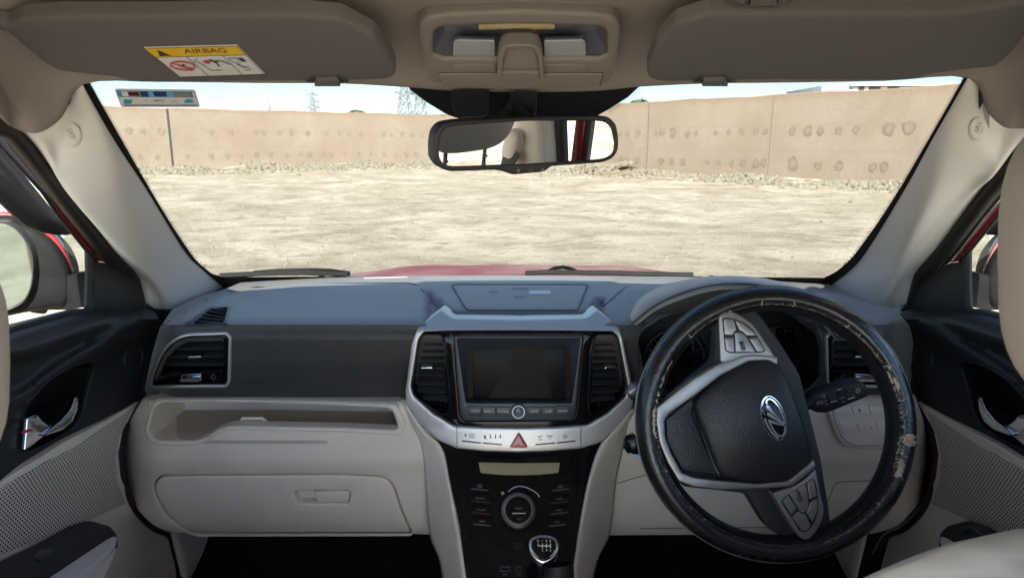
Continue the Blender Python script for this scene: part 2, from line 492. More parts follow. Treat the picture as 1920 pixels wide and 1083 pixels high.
def wall(name, p, q, label, marks, seams):
    p = p.copy(); q = q.copy(); p.z = q.z = 0
    t = thing(name, label, 'wall', (p+q)/2, 'compound walls round the dirt yard')
    d = (q-p).normalized(); nrm = V((d.y, -d.x, 0)); nrm = nrm if nrm.dot(CAM-p) > 0 else -nrm
    L = (q-p).length; th = .22; mb = MB(); n = int(L/.6)+1; rows = []
    for z, o in ((-.1, 0), (.5, 0), (1.0, 0), (1.86, .0), (2.4, 0), (WH-.03, 0), (WH, -.03), (WH, -th), (-.1, -th)):
        rows.append([p+d*(L*i/n)+nrm*(o+(.003*math.sin(i*1.7+z*2) if o > -.1 else 0))+V((0, 0, z+(.02*math.sin(i*.8)+.012*math.sin(i*2.1) if z > 2.5 else 0))) for i in range(n+1)])
    mb.loft(rows)
    for r_, e in ((0, 0), (1, n)):
        pass
    mb.build('wall_panel', M['wall'], t)
    # filled tie holes: small rough mortar patches in two rows
    mb, mi = MB(), MB()
    def disc(m, s, z, r, lift, seed):
        rg = random.Random(seed); n = 12; c = p+d*s+V((0, 0, z))
        v = []
        for i in range(n):
            a = 2*math.pi*i/n; rr = r*(1+rg.uniform(-.28, .28))
            v.append(m.bm.verts.new(c+nrm*lift+d*(rr*math.cos(a))+V((0, 0, 1.15*rr*math.sin(a)))))
        cv = m.bm.verts.new(c+nrm*(lift+.0005))
        for i in range(n): m.face((v[i], v[(i+1) % n], cv))
    for i, (s, z, r) in enumerate(marks):
        disc(mb, s, z, r, .007, i); disc(mi, s, z, r*.62, .011, i+90)
    mb.build('mortar_patch_rings', M['patchm'], t); mi.build('mortar_patch_plugs', M['patchi'], t)
    if seams:
        mb = MB()
        for s, w in seams:
            c = p+d*s
            mb.box(c+nrm*.004+V((0, 0, WH/2)), (w, .012, WH-.06), Matrix.Rotation(math.atan2(d.y, d.x), 3, 'Z'))
        mb.build('joint', M['dark'] if len(seams) == 1 else M['patchm'], t)
    return t
def marks_from_px(p, q, pts):
    p = p.copy(); q = q.copy(); p.z = q.z = 0
    d = (q-p).normalized(); n = V((d.y, -d.x, 0)); P = PP(p, n); out = []
    for x, y, r in pts:
        w = P(x, y); t = (w-CAM).length; out.append(((w-p).dot(d), w.z, r*t/F))
    return out
lm1 = marks_from_px(A0, A1, [(242, 245, 5), (268, 246, 4), (303, 247, 5), (262, 294, 4), (296, 294, 4)])
lm2 = marks_from_px(A1, A2, [(395, 248, 4), (432, 248, 4), (479, 248, 4), (493, 249, 4), (523, 249, 4), (545, 249, 4), (575, 250, 4), (610, 251, 3), (635, 250, 3), (654, 252, 4), (676, 252, 4), (718, 252, 4), (733, 253, 3), (753, 252, 4), (771, 253, 4), (790, 254, 3),
    (350, 294, 4), (395, 294, 4), (425, 294, 4), (451, 294, 4), (480, 290, 4), (507, 290, 4), (537, 290, 3), (562, 290, 3), (579, 290, 4), (606, 290, 4), (619, 290, 4), (645, 289, 3), (672, 289, 3), (694, 289, 3), (719, 289, 4), (740, 290, 4), (760, 290, 4), (778, 289, 3), (802, 290, 3)])
rm = marks_from_px(B0, B1, [(1163, 252, 4), (1176, 252, 4), (1196, 250, 6), (1230, 250, 4), (1242, 247, 6), (1262, 249, 7), (1289, 251, 5), (1305, 250, 5), (1342, 249, 4), (1367, 248, 5), (1390, 247, 5), (1417, 246, 5), (1435, 246, 5), (1485, 247, 7), (1515, 246, 8), (1539, 246, 6), (1573, 246, 6), (1605, 244, 6), (1667, 243, 10), (1704, 241, 10),
    (1165, 298, 4), (1175, 302, 5), (1195, 300, 5), (1239, 303, 6), (1259, 303, 5), (1280, 304, 6), (1327, 304, 4), (1347, 305, 4), (1373, 306, 5), (1394, 306, 6), (1417, 306, 7), (1432, 305, 7), (1487, 307, 10), (1534, 312, 6), (1574, 312, 7), (1637, 314, 6), (1657, 314, 7)])
wall('boundary_wall', A0-(A1-A0).normalized()*25, A1-(A1-A0).normalized()*.05, 'beige plastered boundary wall length left of the dark vertical gap', [(s+25, z, r) for s, z, r in lm1], [(37.0, .10)])
wall('boundary_wall', A1+(A2-A1).normalized()*.04, A2, 'long beige boundary wall facing the car, between the dark gap and the yard corner', lm2, [])
wall('boundary_wall', B0, B2, 'taller looking beige boundary wall running away on the driver side, with big mortar patches', rm, [(((PP(B0, V((bd.y, -bd.x, 0)))(1213, 300))-B0).dot(bd), .05), (((PP(B0, V((bd.y, -bd.x, 0)))(1447, 230))-B0).dot(bd), .02)])
# rubble: clods and stones heaped along the foot of the walls, scattered stones on the yard
def clod(mb, c, r, rg):
    n = 6; top = mb.bm.verts.new(c+V((rg.uniform(-.3, .3)*r, rg.uniform(-.3, .3)*r, r*rg.uniform(.5, .9))))
    v = [mb.bm.verts.new(c+V((r*rg.uniform(.6, 1.3)*math.cos(6.283*i/n), r*rg.uniform(.6, 1.3)*math.sin(6.283*i/n), r*rg.uniform(-.15, .35)))) for i in range(n)]
    bt = [mb.bm.verts.new(V((q.co.x, q.co.y, c.z-.08))) for q in v]
    for i in range(n): mb.face((v[i], v[(i+1) % n], top)); mb.face((bt[i], bt[(i+1) % n], v[(i+1) % n], v[i]))
M['clod'] = mat('clods', (.19, .168, .132), .97, spec=.08, var=.5, dirt=((.36, .325, .26), .7, 7), grain=('noise', 25, .8, .02))
rg = random.Random(3); mb = MB()
def along(p, q, n, width, rmax, hump):
    p = p.copy(); q = q.copy(); d = (q-p); L = d.length; d.normalize(); nn = V((d.y, -d.x, 0)); nn = nn if nn.dot(CAM-p) > 0 else -nn
    for i in range(n):
        s = rg.uniform(0, L); o = abs(rg.gauss(0, width)); r = rg.uniform(.03, rmax)*(1 if rg.random() < .9 else 1.7)
        hz = hump(s)*math.exp(-(o/width)**2)
        c = p+d*s+nn*(o+.1); c.z = gz(c.x, c.y)-.05+hz*.8
        clod(mb, c, r, rg)
LA = (A2-A1).length
along(A0-(A1-A0).normalized()*6, A2, 4600, 3.0, .15, lambda s: .16+.13*math.sin(s*.9)*math.sin(s*.37)+.12*math.sin(s*2.1))
along(B0-bd*2, B2, 2300, 1.5, .12, lambda s: .10+.08*math.sin(s*1.3)+(.45 if abs(s-((ground_pt(1195, 326)-B0).dot(bd))) < 1.3 else 0))
for i in range(3800):
    y = 3.2+26*rg.random()**1.6; x = rg.uniform(-.75, .75)*y*1.05
    r = rg.uniform(.006, .024)*(2.0 if rg.random() < .05 else 1); clod(mb, V((x, y, gz(x, y)-.05)), r, rg)
o = mb.build('rubble', M['clod'], None, ang=20, weld=False); o['kind'] = 'stuff'
# mound of earth under the rubble
mb = MB()
for (p, q, hh, ww) in ((A0-(A1-A0).normalized()*6, A2, .22, 1.9), (B0-bd*2, B2, .14, 1.2)):
    d = q-p; L = d.length; d.normalize(); nn = V((d.y, -d.x, 0)); nn = nn if nn.dot(CAM-p) > 0 else -nn
    n = int(L/.35); rows = []
    for j in range(9):
        rw = []
        for i in range(n+1):
            s = L*i/n; o = ww*j/8; c = p+d*s+nn*o
            hz = hh*(1-j/8)**1.2*(.55+.45*math.sin(s*.9)*math.sin(s*.37+1)+.35*math.sin(s*2.1+j))+rg.uniform(-.03, .05)*(j < 8)
            c.z = max(-.2, gz(c.x, c.y)-.06+max(hz, -.02)); rw.append(c)
        rows.append(rw)
    mb.loft(rows)
o = mb.build('earth_mound', M['earth'], None, ang=25); o['kind'] = 'structure'
# dead branch by the corner
mb = MB(); P = lambda x, y: ground_pt(x, y)
c0 = ground_pt(1128, 329)
mb.tube([c0+V((0, 0, .05)), c0+V((.5, .1, .10)), c0+V((1.1, .2, .22)), c0+V((1.7, .3, .45))], [.035, .03, .022, .01], 6)
mb.tube([c0+V((1.1, .2, .22)), c0+V((1.4, .1, .42)), c0+V((1.9, .1, .50))], [.02, .014, .006], 6)
mb.tube([c0+V((.5, .1, .10)), c0+V((.8, -.1, .05)), c0+V((1.5, -.1, .12))], [.02, .016, .006], 6)
M['wood'] = mat('dead_wood', (.20, .16, .11), .9, var=.3)
tag(mb.build('dead_branch', M['wood'], None), 'dry forked branch lying at the foot of the wall near the corner', 'branch')
# transmission towers
M['steel'] = mat('galvanised_steel', (.30, .33, .36), .6, metal=.3)
def tower(x, ytop, D, wpx, label, arms=3, faint=1.0):
    top = PY(D)(x, ytop); base = V((top.x, D, 0)); H = top.z; t = thing('transmission_tower', label, 'pylon', base, 'power line pylons beyond the wall')
    wb = wpx*D/F*.5; mb = MB(); r = .045*D/100*1.6*faint
    def wd(z): return wb*(1-.72*min(1, z/(H*.72))) if z < H*.72 else wb*.28*(1-.7*(z-H*.72)/(H*.28))
    levels = [H*q for q in (0, .2, .36, .5, .61, .7, .78, .86, .93, 1)]
    rot = Matrix.Rotation(R_(28), 3, 'Z')
    for sx, sy in ((1, 1), (1, -1), (-1, -1), (-1, 1)):
        mb.tube([base+rot @ V((sx*wd(z), sy*wd(z), 0))+V((0, 0, z)) for z in levels], r*1.5, 4)
    for za, zb in zip(levels, levels[1:]):
        for ax in range(4):
            c = [(1, 1), (1, -1), (-1, -1), (-1, 1)]
            a, b_ = c[ax], c[(ax+1) % 4]
            for (u, w) in ((a, b_), (b_, a)):
                mb.tube([base+rot @ V((u[0]*wd(za), u[1]*wd(za), 0))+V((0, 0, za)), base+rot @ V((w[0]*wd(zb), w[1]*wd(zb), 0))+V((0, 0, zb))], r, 4)
    mb.build('lattice_mast', M['steel'], t)
    mb = MB()
    for i in range(arms):
        z = H*(.70+.11*i); a = wb*(.95-.12*i)*1.1
        for sg in (-1, 1):
            e = base+rot @ V((sg*a, 0, 0))+V((0, 0, z))
            for yy in (1, -1):
                mb.tube([base+rot @ V((sg*wd(z), yy*wd(z), 0))+V((0, 0, z)), e], r*1.1, 4)
            mb.tube([base+V((0, 0, z+H*.05)), e], r, 4)
            mb.tube([e, e-V((0, 0, H*.04))], r*1.3, 5)
    mb.build('cross_arms', M['steel'], t)
tower(585, 170, 210, 26, 'small pylon standing alone above the wall in the clear sky', 3, .8)
tower(757, 128, 120, 40, 'tall pylon half hidden by the black sensor patch', 3)
tower(786, 132, 130, 34, 'second tall pylon just beside the half hidden one', 3)
tower(504, 190, 420, 7, 'tiny far pylon left of the small lone one', 2, .6)
# flat roofed white building
M['render'] = mat('white_render', (.70, .68, .62), .85, var=.08)
M['rgrey'] = mat('grey_roof_sheet', (.36, .40, .42), .6)
bt = thing('flat_roofed_building', 'white flat roofed building showing above the boundary wall', 'building', V((26, 62, 0)))
D = 62.0; P = PY(D)
zt = P(1660, 152).z
x0, x1 = P(1600, 160).x, P(1790, 160).x
MB().box(((x0+x1)/2, D+5, (zt-.5)/2), (x1-x0, 10, zt-.5), None, .05).build('wall', M['render'], bt)
MB().box(((x0+x1)/2, D+5, zt-.3), (x1-x0+.8, 10.8, .28), None, .04).build('roof_slab', M['render'], bt)
xs0 = P(1541, 165).x; zs = P(1541, 160).z
MB().box(((xs0+x0)/2, D+4, zs/2), (x0-xs0, 8, zs), None, .05).build('side_wing', M['rgrey'], bt)
for xx in (1615, 1640, 1675):
    w = P(xx, 163)
    MB().box((w.x, D-.03, w.z), (1.0 if xx > 1616 else .5, .1, .6), None, .01).build('window', M['slate'], bt)
# bush tops over the wall
M['leaf'] = mat('hazy_leaf', (.085, .12, .055), .8, var=.4)
def bush(x, y, D, wpx, hpx, label):
    c = PY(D)(x, y); t = thing('tree', label, 'tree', V((c.x, D, 0)), 'tree tops beyond the wall')
    w, h = wpx*D/F/2, hpx*D/F; mb = MB()
    for i in range(900):
        a, q = rg.uniform(0, 6.283), rg.random()**.5; ph = rg.uniform(-1, 1)
        p = V((c.x+w*q*math.cos(a)*(1-.4*max(0, ph)), D+w*q*math.sin(a), c.z-h*.6+h*.75*ph*(1-.55*q)+h*.15*math.sin(a*3)))
        s = .22*D/60; n = V((rg.uniform(-1, 1), rg.uniform(-1, 1), rg.uniform(-1, 1))).normalized(); u = n.orthogonal().normalized()*s; v = n.cross(u)
        mb.face(mb.vs([p-u*.5-v*.3, p+u*.5-v*.25, p+u*.4+v*.35, p-u*.45+v*.3]))
    mb.build('crown', M['leaf'], t, face_cam=False, weld=False)
    MB().tube([V((c.x, D, 0)), V((c.x, D, c.z-h*.4))], [.2, .09], 8).build('trunk', M['wood'], t)
bush(1201, 188, 70, 52, 16, 'green tree top peeking over the wall beside the mirror')
bush(668, 208, 90, 30, 6, 'low tree top barely showing over the long wall')
# ================================================================= CAR BODY: windscreen, pillars, headliner, bonnet, floor
body = thing('parked_car', 'parked red car seen from inside: pale pillars, beige roof lining, doors, windscreen and bonnet', 'car', (0, 1.0, 0))
def WSp(off=0.0):
    def f(x, y):
        d = ray(x, y); X = 0.0; zb = CAM.z-.3237
        for _ in range(8):
            # y = 1.62 - 1.79 (z - zb) - .12 (x/.7)^2
            k_ = 1.62-off-.12*(X/.7)**2
            t = (k_-CAM.y+1.79*(zb-CAM.z)*-1*-1) if False else None
            # CAM.y + d.y t = k - 1.79 (CAM.z + d.z t - zb)
            t = (k_-CAM.y-1.79*(CAM.z-zb))/(d.y+1.79*d.z)
            X = CAM.x+d.x*t
        return CAM+d*t
    return f
WS = WSp(); WSi = WSp(.018)
# windscreen pane
mb = MB(); rows = []
for j in range(13):
    rows.append([WS(120+(1735)*i/28, 128+(545-128)*j/12) for i in range(29)])
mb.loft(rows); pane = mb.build('windscreen', M['glass'], body, solid=.004)
# ceramic frit band (with a dotted fade) printed on the pane
inner = rnd([(206, 160), (283, 361), (353, 468), (380, 496), (412, 513), (470, 515), (980, 513), (1500, 517), (1548, 515), (1590, 490), (1625, 445), (1692, 350), (1797, 160)], 14, 6)
outer = [(110, 110), (250, 430), (330, 560), (985, 556), (1640, 566), (1730, 430), (1870, 110)]
mb = MB()
frl = [(158, 128), (171, 160), (285, 361), (355, 471), (384, 502), (410, 516.5), (470, 519), (980, 516.5), (1500, 520), (1548, 518.5), (1588, 492), (1624, 448), (1686, 355), (1799, 160), (1813, 128)]
fro = [(110, 128), (110, 160), (230, 375), (300, 490), (340, 530), (390, 556), (470, 556), (980, 552), (1500, 557), (1576, 560), (1640, 530), (1690, 470), (1750, 360), (1860, 160), (1862, 128)]
ws2 = WSp(.006)
a = [tuple(p) for p in cr(frl, 6)]; b_ = [tuple(p) for p in cr(fro, 6)]
mb.loft([[ws2(*p) for p in b_], [ws2(*p) for p in a]])
# dotted fade: little teeth along the edge
for (p, q) in zip(a, a[1:]):
    L = math.hypot(q[0]-p[0], q[1]-p[1]); n = max(1, int(L/4.2)); nx, ny = (q[1]-p[1])/L, -(q[0]-p[0])/L
    if p[1] > 500: continue
    s = 1
    for i in range(n):
        t = (i+.5)/n; x, y = p[0]+(q[0]-p[0])*t, p[1]+(q[1]-p[1])*t
        mb.flat([(x+nx*s*r_*1+w*(q[0]-p[0])/L, y+ny*s*r_+w*(q[1]-p[1])/L) for r_, w in ((-1, -1.1), (4.2, -.4), (4.2, .4), (-1, 1.1))], ws2)
# centre sensor area
cen = [(760, 140), (768, 168), (800, 192), (838, 215), (862, 223), (900, 225), (1090, 224), (1118, 218), (1140, 206), (1178, 182), (1199, 162), (1206, 140)]
mb.flat(cen, ws2)
for (p, q) in list(zip(cen, cen[1:]))[1:3]+list(zip(cen, cen[1:]))[8:10]:
    L = math.hypot(q[0]-p[0], q[1]-p[1]); n = max(1, int(L/3.6)); nx, ny = -(q[1]-p[1])/L, (q[0]-p[0])/L
    for i in range(n):
        t = (i+.5)/n; x, y = p[0]+(q[0]-p[0])*t, p[1]+(q[1]-p[1])*t
        mb.flat([(x-.5, y), (x+.5, y), (x+.5+nx*7, y+6), (x-.5+nx*7, y+6)], ws2)
mb.build('frit_band', M['void'], pane)
# sensor cover behind the mirror stem
mb = MB(); mb.plate(rnd([(846, 168), (918, 168), (916, 210), (905, 219), (862, 220), (847, 205)], 6), WSp(.03), 2, .02)
mb.build('sensor_cover', M['black'], body)
# ---- pillar trims
def lerp(a, b, t): return a+(b-a)*t
PL = [  # inner, mid, ridge, mid, outer (left side)
 ((153, 160), (130, 186), (88, 232), (62, 241), (34, 236)),
 ((175, 200), (160, 232), (112, 275), (96, 300), (64, 270)),
 ((216, 270), (200, 300), (128, 325), (112, 340), (98, 315)),
 ((274, 361), (235, 390), (160, 390), (145, 385), (131, 361)),
 ((342, 471), (296, 490), (242, 478), (228, 478), (213, 468)),
 ((374, 504), (334, 525), (298, 533), (280, 530), (262, 520)),
 ((416, 540), (376, 560), (326, 578), (300, 579), (275, 575))]
PR = [
 ((1817, 148), (1846, 180), (1880, 215), (1915, 236), (1945, 234)),
 ((1790, 195), (1815, 235), (1862, 285), (1882, 300), (1915, 265)),
 ((1746, 272), (1775, 305), (1842, 320), (1858, 335), (1876, 310)),
 ((1697, 361), (1735, 390), (1797, 362), (1815, 372), (1834, 361)),
 ((1631, 468), (1676, 490), (1712, 470), (1728, 476), (1755, 466)),
 ((1600, 505), (1636, 525), (1675, 524), (1690, 528), (1714, 514)),
 ((1560, 536), (1602, 553), (1648, 572), (1672, 576), (1699, 570))]
def pillar(rows, sg):
    out = []
    for j, (a, b, c, d, e) in enumerate(rows):
        t = j/6
        Pin = WSi(*a); Xo = sg*lerp(.665, .735, t)+(.012 if sg > 0 else 0)
        Po = PXs(Xo)(*e)
        Pr = PXs(sg*lerp(.628, .695, t)+(.012 if sg > 0 else 0))(*c)
        Pd = PXs(sg*lerp(.650, .718, t)+(.012 if sg > 0 else 0))(*d)
        dm = lerp((Pin-CAM).length, (Pr-CAM).length, .5)-.012
        Pm = CAM+ray(*b).normalized()*dm
        out.append([CAM+(Pin-CAM)*1.02, Pin, Pm, Pr, Pd, Po, Po+V((sg*.02, .01, 0))])
    top = [p+(p-q)*1.3+V((sg*.012, .012, .012)) for p, q in zip(out[0], out[1])]
    mb = MB(); mb.patch([top]+out, 8, 8)
    return mb.build('pillar_trim', M['pillar'], body, ang=60), out
pl, pl_pts = pillar(PL, -1); pr_, pr_pts = pillar(PR, 1)
pl['label'] = 'pale left windscreen pillar trim'; pr_['label'] = 'pale right windscreen pillar trim'
from mathutils.bvhtree import BVHTree
def onto(obj):                  # project pixels onto an existing part (world space)
    me = obj.data; org = V((0, 0, 0)); r = obj
    while r is not None: org = org+V(r.location); r = r.parent
    bvh = BVHTree.FromPolygons([v.co+org for v in me.vertices], [p.vertices[:] for p in me.polygons])
    def f(x, y):
        d = ray(x, y).normalized(); h = bvh.ray_cast(CAM, d)
        if h[0] is None:
            h = bvh.find_nearest(CAM+d*(obj_d(me, org)))
        return h[0]
    return f
def obj_d(me, org):
    v = me.vertices[0].co+org; return (v-CAM).length
for side, cx, cy, p, sl in (('l', 134, 252, pl, 62), ('r', 1835.5, 241, pr_, -62)):
    P = onto(p); T = lambda h: toward(P, h)
    mb = MB(); mb.plate(ell(cx, cy, 15, 21, 0, 36), T(.004), 2.5, .006, (0, .6, -.3)); bt_ = mb.build('airbag_button', M['pillar'], p)
    mb = MB(); text_mb(mb, 'SRS', cx-1, cy-2, 12, T(.0046), sl if side == 'l' else -68, 1.2); text_mb(mb, 'AIRBAG', cx+(5 if side == 'l' else 6), cy+4 if side == 'l' else cy+3, 4.5, T(.0046), sl if side == 'l' else -68)
    mb.build('lettering', M['grey'], p)
# ---- headliner
def hl_rows():
    sL = [(-140, 170, .60), (-70, 185, .68), (-20, 190, .75), (0, 212, .79), (20, 236, .83), (48, 248, .853), (77, 247, .857), (113, 221, .862), (157, 158, None)]
    front = [(300, 154), (480, 156), (640, 157), (765, 164), (860, 171), (975, 173), (1110, 171), (1200, 163), (1330, 157), (1500, 155), (1660, 152)]
    sR = [(1817, 147, None), (1856, 212, .862), (1884, 238, .86), (1905, 241, .857), (1927, 241, .842), (1948, 241, .82), (1975, 205, .78), (2030, 190, .70), (2110, 170, .60)]
    r0 = [PY(Y)(x, y) if Y else WSi(x, y) for x, y, Y in sL]+[WSi(x, y) for x, y in front]+[PY(Y)(x, y) if Y else WSi(x, y) for x, y, Y in sR]
    n = len(r0)
    lip = [p+V((0, .015, .02)) for p in r0]
    def sect(y, zc, drop, W, prev=None):
        o = []
        for i in range(n):
            if i < 9: x = lerp(-W, -.50, i/8)
            elif i < 20: x = lerp(-.42, .42, (i-9)/10)
            else: x = lerp(.50, W, (i-20)/8)
            o.append(V((x, y, CAM.z+zc-drop*max(0, (abs(x)-.44)/(W-.44))**2.2)))
        return o
    s3 = sect(.60, .160, .12, .70); s2 = []
    for i in range(n):
        q = lerp(r0[i], s3[i], .38); bulge = .028 if 9 <= i < 20 else .012
        s2.append(q+V((0, .0, bulge)))
    s15 = [lerp(r0[i], s2[i], .4)+V((0, 0, .004)) for i in range(n)]
    return [lip, r0, s15, s2, s3, sect(.3, .178, .15, .70), sect(-.05, .183, .15, .70), sect(-.35, .18, .15, .70)]
mb = MB(); mb.patch(hl_rows(), 4, 6)
liner = mb.build('headliner', M['liner'], body, ang=70)
# roof skin above the lining
def skin(r):
    o = [V((p.x*1.04, p.y+.01, p.z+.035)) for p in r]
    e0, e1 = r[0], r[-1]
    return [V((-.80, e0.y, e0.z-.03)), V((-.785, e0.y, e0.z+.03))]+o[1:-1]+[V((.785+.02, e1.y, e1.z+.03)), V((.80+.02, e1.y, e1.z-.03))]
mb = MB(); hr_ = [skin(r) for r in hl_rows()[2:]]; mb.patch([[V((p.x*.97, .945-.10*(p.x/.7)**2, CAM.z+.118-.035*(p.x/.7)**2)) for p in hr_[0]], [V((p.x, p.y, p.z+.015)) for p in hr_[0]]]+hr_[1:], 3, 4)  # front edge carried past the glass top, added to keep sun off the dash
mb.build('roof', M['red'], body)
for sg in (-1, 1):
    mb = MB(); mb.loft([[V((sg*x+(.015 if sg > 0 else 0), y, CAM.z+z-.05*((x-.58)/.22)**2)) for x in (a_, lerp(a_, .81, .25), lerp(a_, .81, .5), lerp(a_, .81, .75), .81)] for y, z, a_ in ((-.35, .215, .58), (.3, .21, .58), (.55, .175, .58), (.75, .125, .60), (.86, .085, .645), (.93, .05, .69))])
    mb.build('roof_rail', M['red'], body, solid=.01)
# bonnet
def bon(x, y):
    return CAM.z-.466+.030*(1-(x/.75)**2)-.050*((y-1.9)/.7)**2*(1 if y > 1.9 else .3)+.012*math.exp(-((abs(x-.02)-.42)/.14)**2)
mb = MB(); rows = []
for j in range(17):
    y = 1.68+1.05*j/16; hw = .80-.10*(j/16)**2
    rows.append([V((hw*(-1+2*i/30), y-.10*abs(-1+2*i/30)**2*(1 if j else 1), bon(hw*(-1+2*i/30), y))) for i in range(31)])
rows.append([p+V((0, .05, -.10)) for p in rows[-1]]); rows.append([p+V((0, .0, -.35)) for p in rows[-1]])
mb.loft(rows); mb.build('bonnet', M['red'], body, solid=.01)
mb = MB(); rows = []
for yy, dz in ((1.56, -.33), (1.66, -.36), (1.70, -.385)):
    rows.append([V((-.76+1.52*i/20, yy-.12*((-.76+1.52*i/20)/.7)**2, CAM.z+dz-.005)) for i in range(21)])
mb.loft(rows); mb.build('cowl_panel', M['black'], body, solid=.01)
# floor, firewall, tunnel and rear shell
FL = CAM.z-.92
MB().box((0, .53, FL-.02), (1.50, 1.75, .04), None, .005).build('floor_carpet', M['carpet'], body)
mb = MB(); mb.patch([[V((x, y, FL+z)) for x in (-.72, -.3, 0, .3, .72)] for y, z in ((1.22, 0), (1.38, .06), (1.50, .25), (1.53, .5), (1.54, .56))], 3, 5); mb.build('firewall', M['carpet'], body, solid=.01)
for sg in (-1, 1):
    mb = MB(); mb.patch([[V((sg*x, y, FL+z)) for x, z in ((.70, .0), (.715, .15), (.72, .30), (.722, .46))] for y in (1.24, 1.32, 1.42, 1.52)], 4, 4)
    mb.build('kick_panel', M['trim'], body, solid=.008)
    # B pillar with belt guide
    tr = V((sg*.655, .25, 0)); mb = MB()
    rows = [[V((sg*x, y+dy, CAM.z+z)) for x, dy in ((.72, -.09), (.668, -.075), (.652, -.03), (.655, .03), (.69, .052), (.72, .055))] for z, y, in ((.10, .255), (-.08, .29), (-.27, .325), (-.6, .335), (-.9, .335))]
    mb.patch(rows, 4, 4); bp = mb.build('door_pillar', M['trim'], body, ang=60)
    mb = MB(); mb.tube([V((sg*.70, .315, CAM.z+.06)), V((sg*.705, .35, CAM.z-.08)), V((sg*.71, .385, CAM.z-.27)), V((sg*.71, .395, CAM.z-.9))], .017, 10); mb.build('door_seal', M['rubber'], body)
    mb = MB(); mb.blob((sg*.640, .262, CAM.z-.190), (.018, .026, .045), 3, M=Matrix.Rotation(R_(-14), 3, 'X')); bg = mb.build('belt_guide', M['trim'], bp)
    mb = MB(); mb.tube([V((sg*.630, .277, CAM.z-.195)), V((sg*.625, .267, CAM.z-.225)), V((sg*.625, .23, CAM.z-.40)), V((sg*.64, .24, CAM.z-.85))], .024, 8, flat=.06, up=(1, 0, 0)); mb.build('seat_belt', M['black'], bp)
for sg in (-1, 1):              # outer door and wing skins close the cabin off from the light
    xo = .80+(.012 if sg > 0 else 0)
    MB().box((sg*xo, .72, (FL-.1+CAM.z-.30)/2), (.012, 1.28, CAM.z-.30-FL+.1), None, .003).build('outer_skin', M['red'], body)
    MB().box((sg*.772, .80, FL+.22), (.02, 1.1, .56), None, .004).build('sill_trim', M['carpet'], body)
    mb = MB(); e_ = [V((sg*(abs(xo)-.02*((y-1.36)/1.3)**2), y, bon(.80, y)+.002)) for y in (1.36, 1.5, 1.7, 1.9, 2.1, 2.3, 2.5, 2.68)]; mb.loft([e_, [p+V((sg*.02, 0, -.06)) for p in e_], [V((p.x+sg*.02, p.y, FL-.1)) for p in e_]]); mb.build('wing', M['red'], body)
    mb = MB(); f_ = (lambda x: x) if sg < 0 else (lambda x: 1981-x)
    mb.loft([[PXs(sg*(.70 if sg < 0 else .715))(f_(x), y) for x, y in ((258, 560), (266, 600), (260, 660), (250, 745), (205, 850), (240, 960), (320, 1060))], [PXs(sg*(.70 if sg < 0 else .715))(f_(x), y)+V((sg*.12, .16, -.01)) for x, y in ((258, 560), (266, 600), (260, 660), (250, 745), (205, 850), (240, 960), (320, 1060))]]) if False else None
    # black weatherstrip in the gap between dash end and door
    l_ = [(268, 574), (284, 583), (303, 606), (296, 628), (283, 660), (271, 700), (266, 745), (246, 780), (231, 808), (222, 856), (229, 905), (250, 954), (284, 988), (316, 1003), (338, 1040)]
    mb = MB(); mb.tube([PXs(sg*(.732 if sg < 0 else .752))(f_(x), y) for x, y in cr(l_, 4)], .008, 8); mb.build('door_seal', M['rubber'], body)
    mb = MB(); e_ = [PXs(sg*(.722 if sg < 0 else .742))(f_(x), y) for x, y in l_]; mb.loft([[p+V((sg*.012, .02, 0)) for p in e_], [p+V((sg*.06, .05, -.004)) for p in e_]]); mb.build('gap_closing_strip', M['rubber'], body)
for f_ in ((lambda x: x), (lambda x: 1981-x)):
    mb = MB(); mb.plate(rnd([(f_(262), 566), (f_(300), 572), (f_(350), 566), (f_(352), 600), (f_(300), 640), (f_(268), 600)], 4), PY(1.345), 2, .02); mb.build('corner_filler', M['rubber'], body)
# black body seals round the door openings
for sg, pts in ((-1, PL), (1, PR)):
    edge = [r[5] for r in (pl_pts if sg < 0 else pr_pts)]
    mb = MB(); mb.tube([edge[0]+V((sg*.02, -.28, .05))]+[e+V((sg*.012, -.004, -.004)) for e in edge]+[edge[-1]+V((sg*.012, .0, -.2))], .013, 10); mb.build('door_seal', M['rubber'], body)
# ---- sticker on the windscreen
P = WSp(.0055)
def bil(q):
    def f(u, v):
        (x0, y0), (x1, y1), (x2, y2), (x3, y3) = q
        return (x0*(1-u)*(1-v)+x1*u*(1-v)+x2*u*v+x3*(1-u)*v, y0*(1-u)*(1-v)+y1*u*(1-v)+y2*u*v+y3*(1-u)*v)
    return f
st = thing('toll_tag', 'blue and white toll tag sticker in the top corner of the windscreen', 'sticker', P(295, 180))
Q = bil([(214, 166), (365, 168), (375, 201), (227, 201)])
def quad(u0, v0, u1, v1): return [Q(u0, v0), Q((u0+u1)/2, v0), Q(u1, v0), Q(u1, v1), Q((u0+u1)/2, v1), Q(u0, v1)]
L_ = lambda d: WSp(.0055+d)
MB().plate(rnd([Q(0, 0), Q(1, 0), Q(1, 1), Q(0, 1)], 4), P, .3, .0006).build('backing', M['white'], st)
MB().flat(quad(.015, .12, .985, .46), L_(.001)).build('band', M['blue'], st)
mb = MB(); mb.flat(quad(.40, .14, .49, .44), L_(.002)); mb.flat(quad(.62, .14, .72, .44), L_(.002)); mb.build('pale_blocks', M['sky_blue'], st)
mb = MB(); mb.flat(quad(.30, .16, .40, .44), L_(.002)); mb.flat(quad(.47, .17, .63, .40), L_(.003)); mb.flat(quad(.05, .88, .97, .93), L_(.001)); mb.build('navy_blocks', M['navy'], st)
MB().flat(quad(.07, .16, .30, .42), L_(.002)).build('pale_label', M['white'], st)
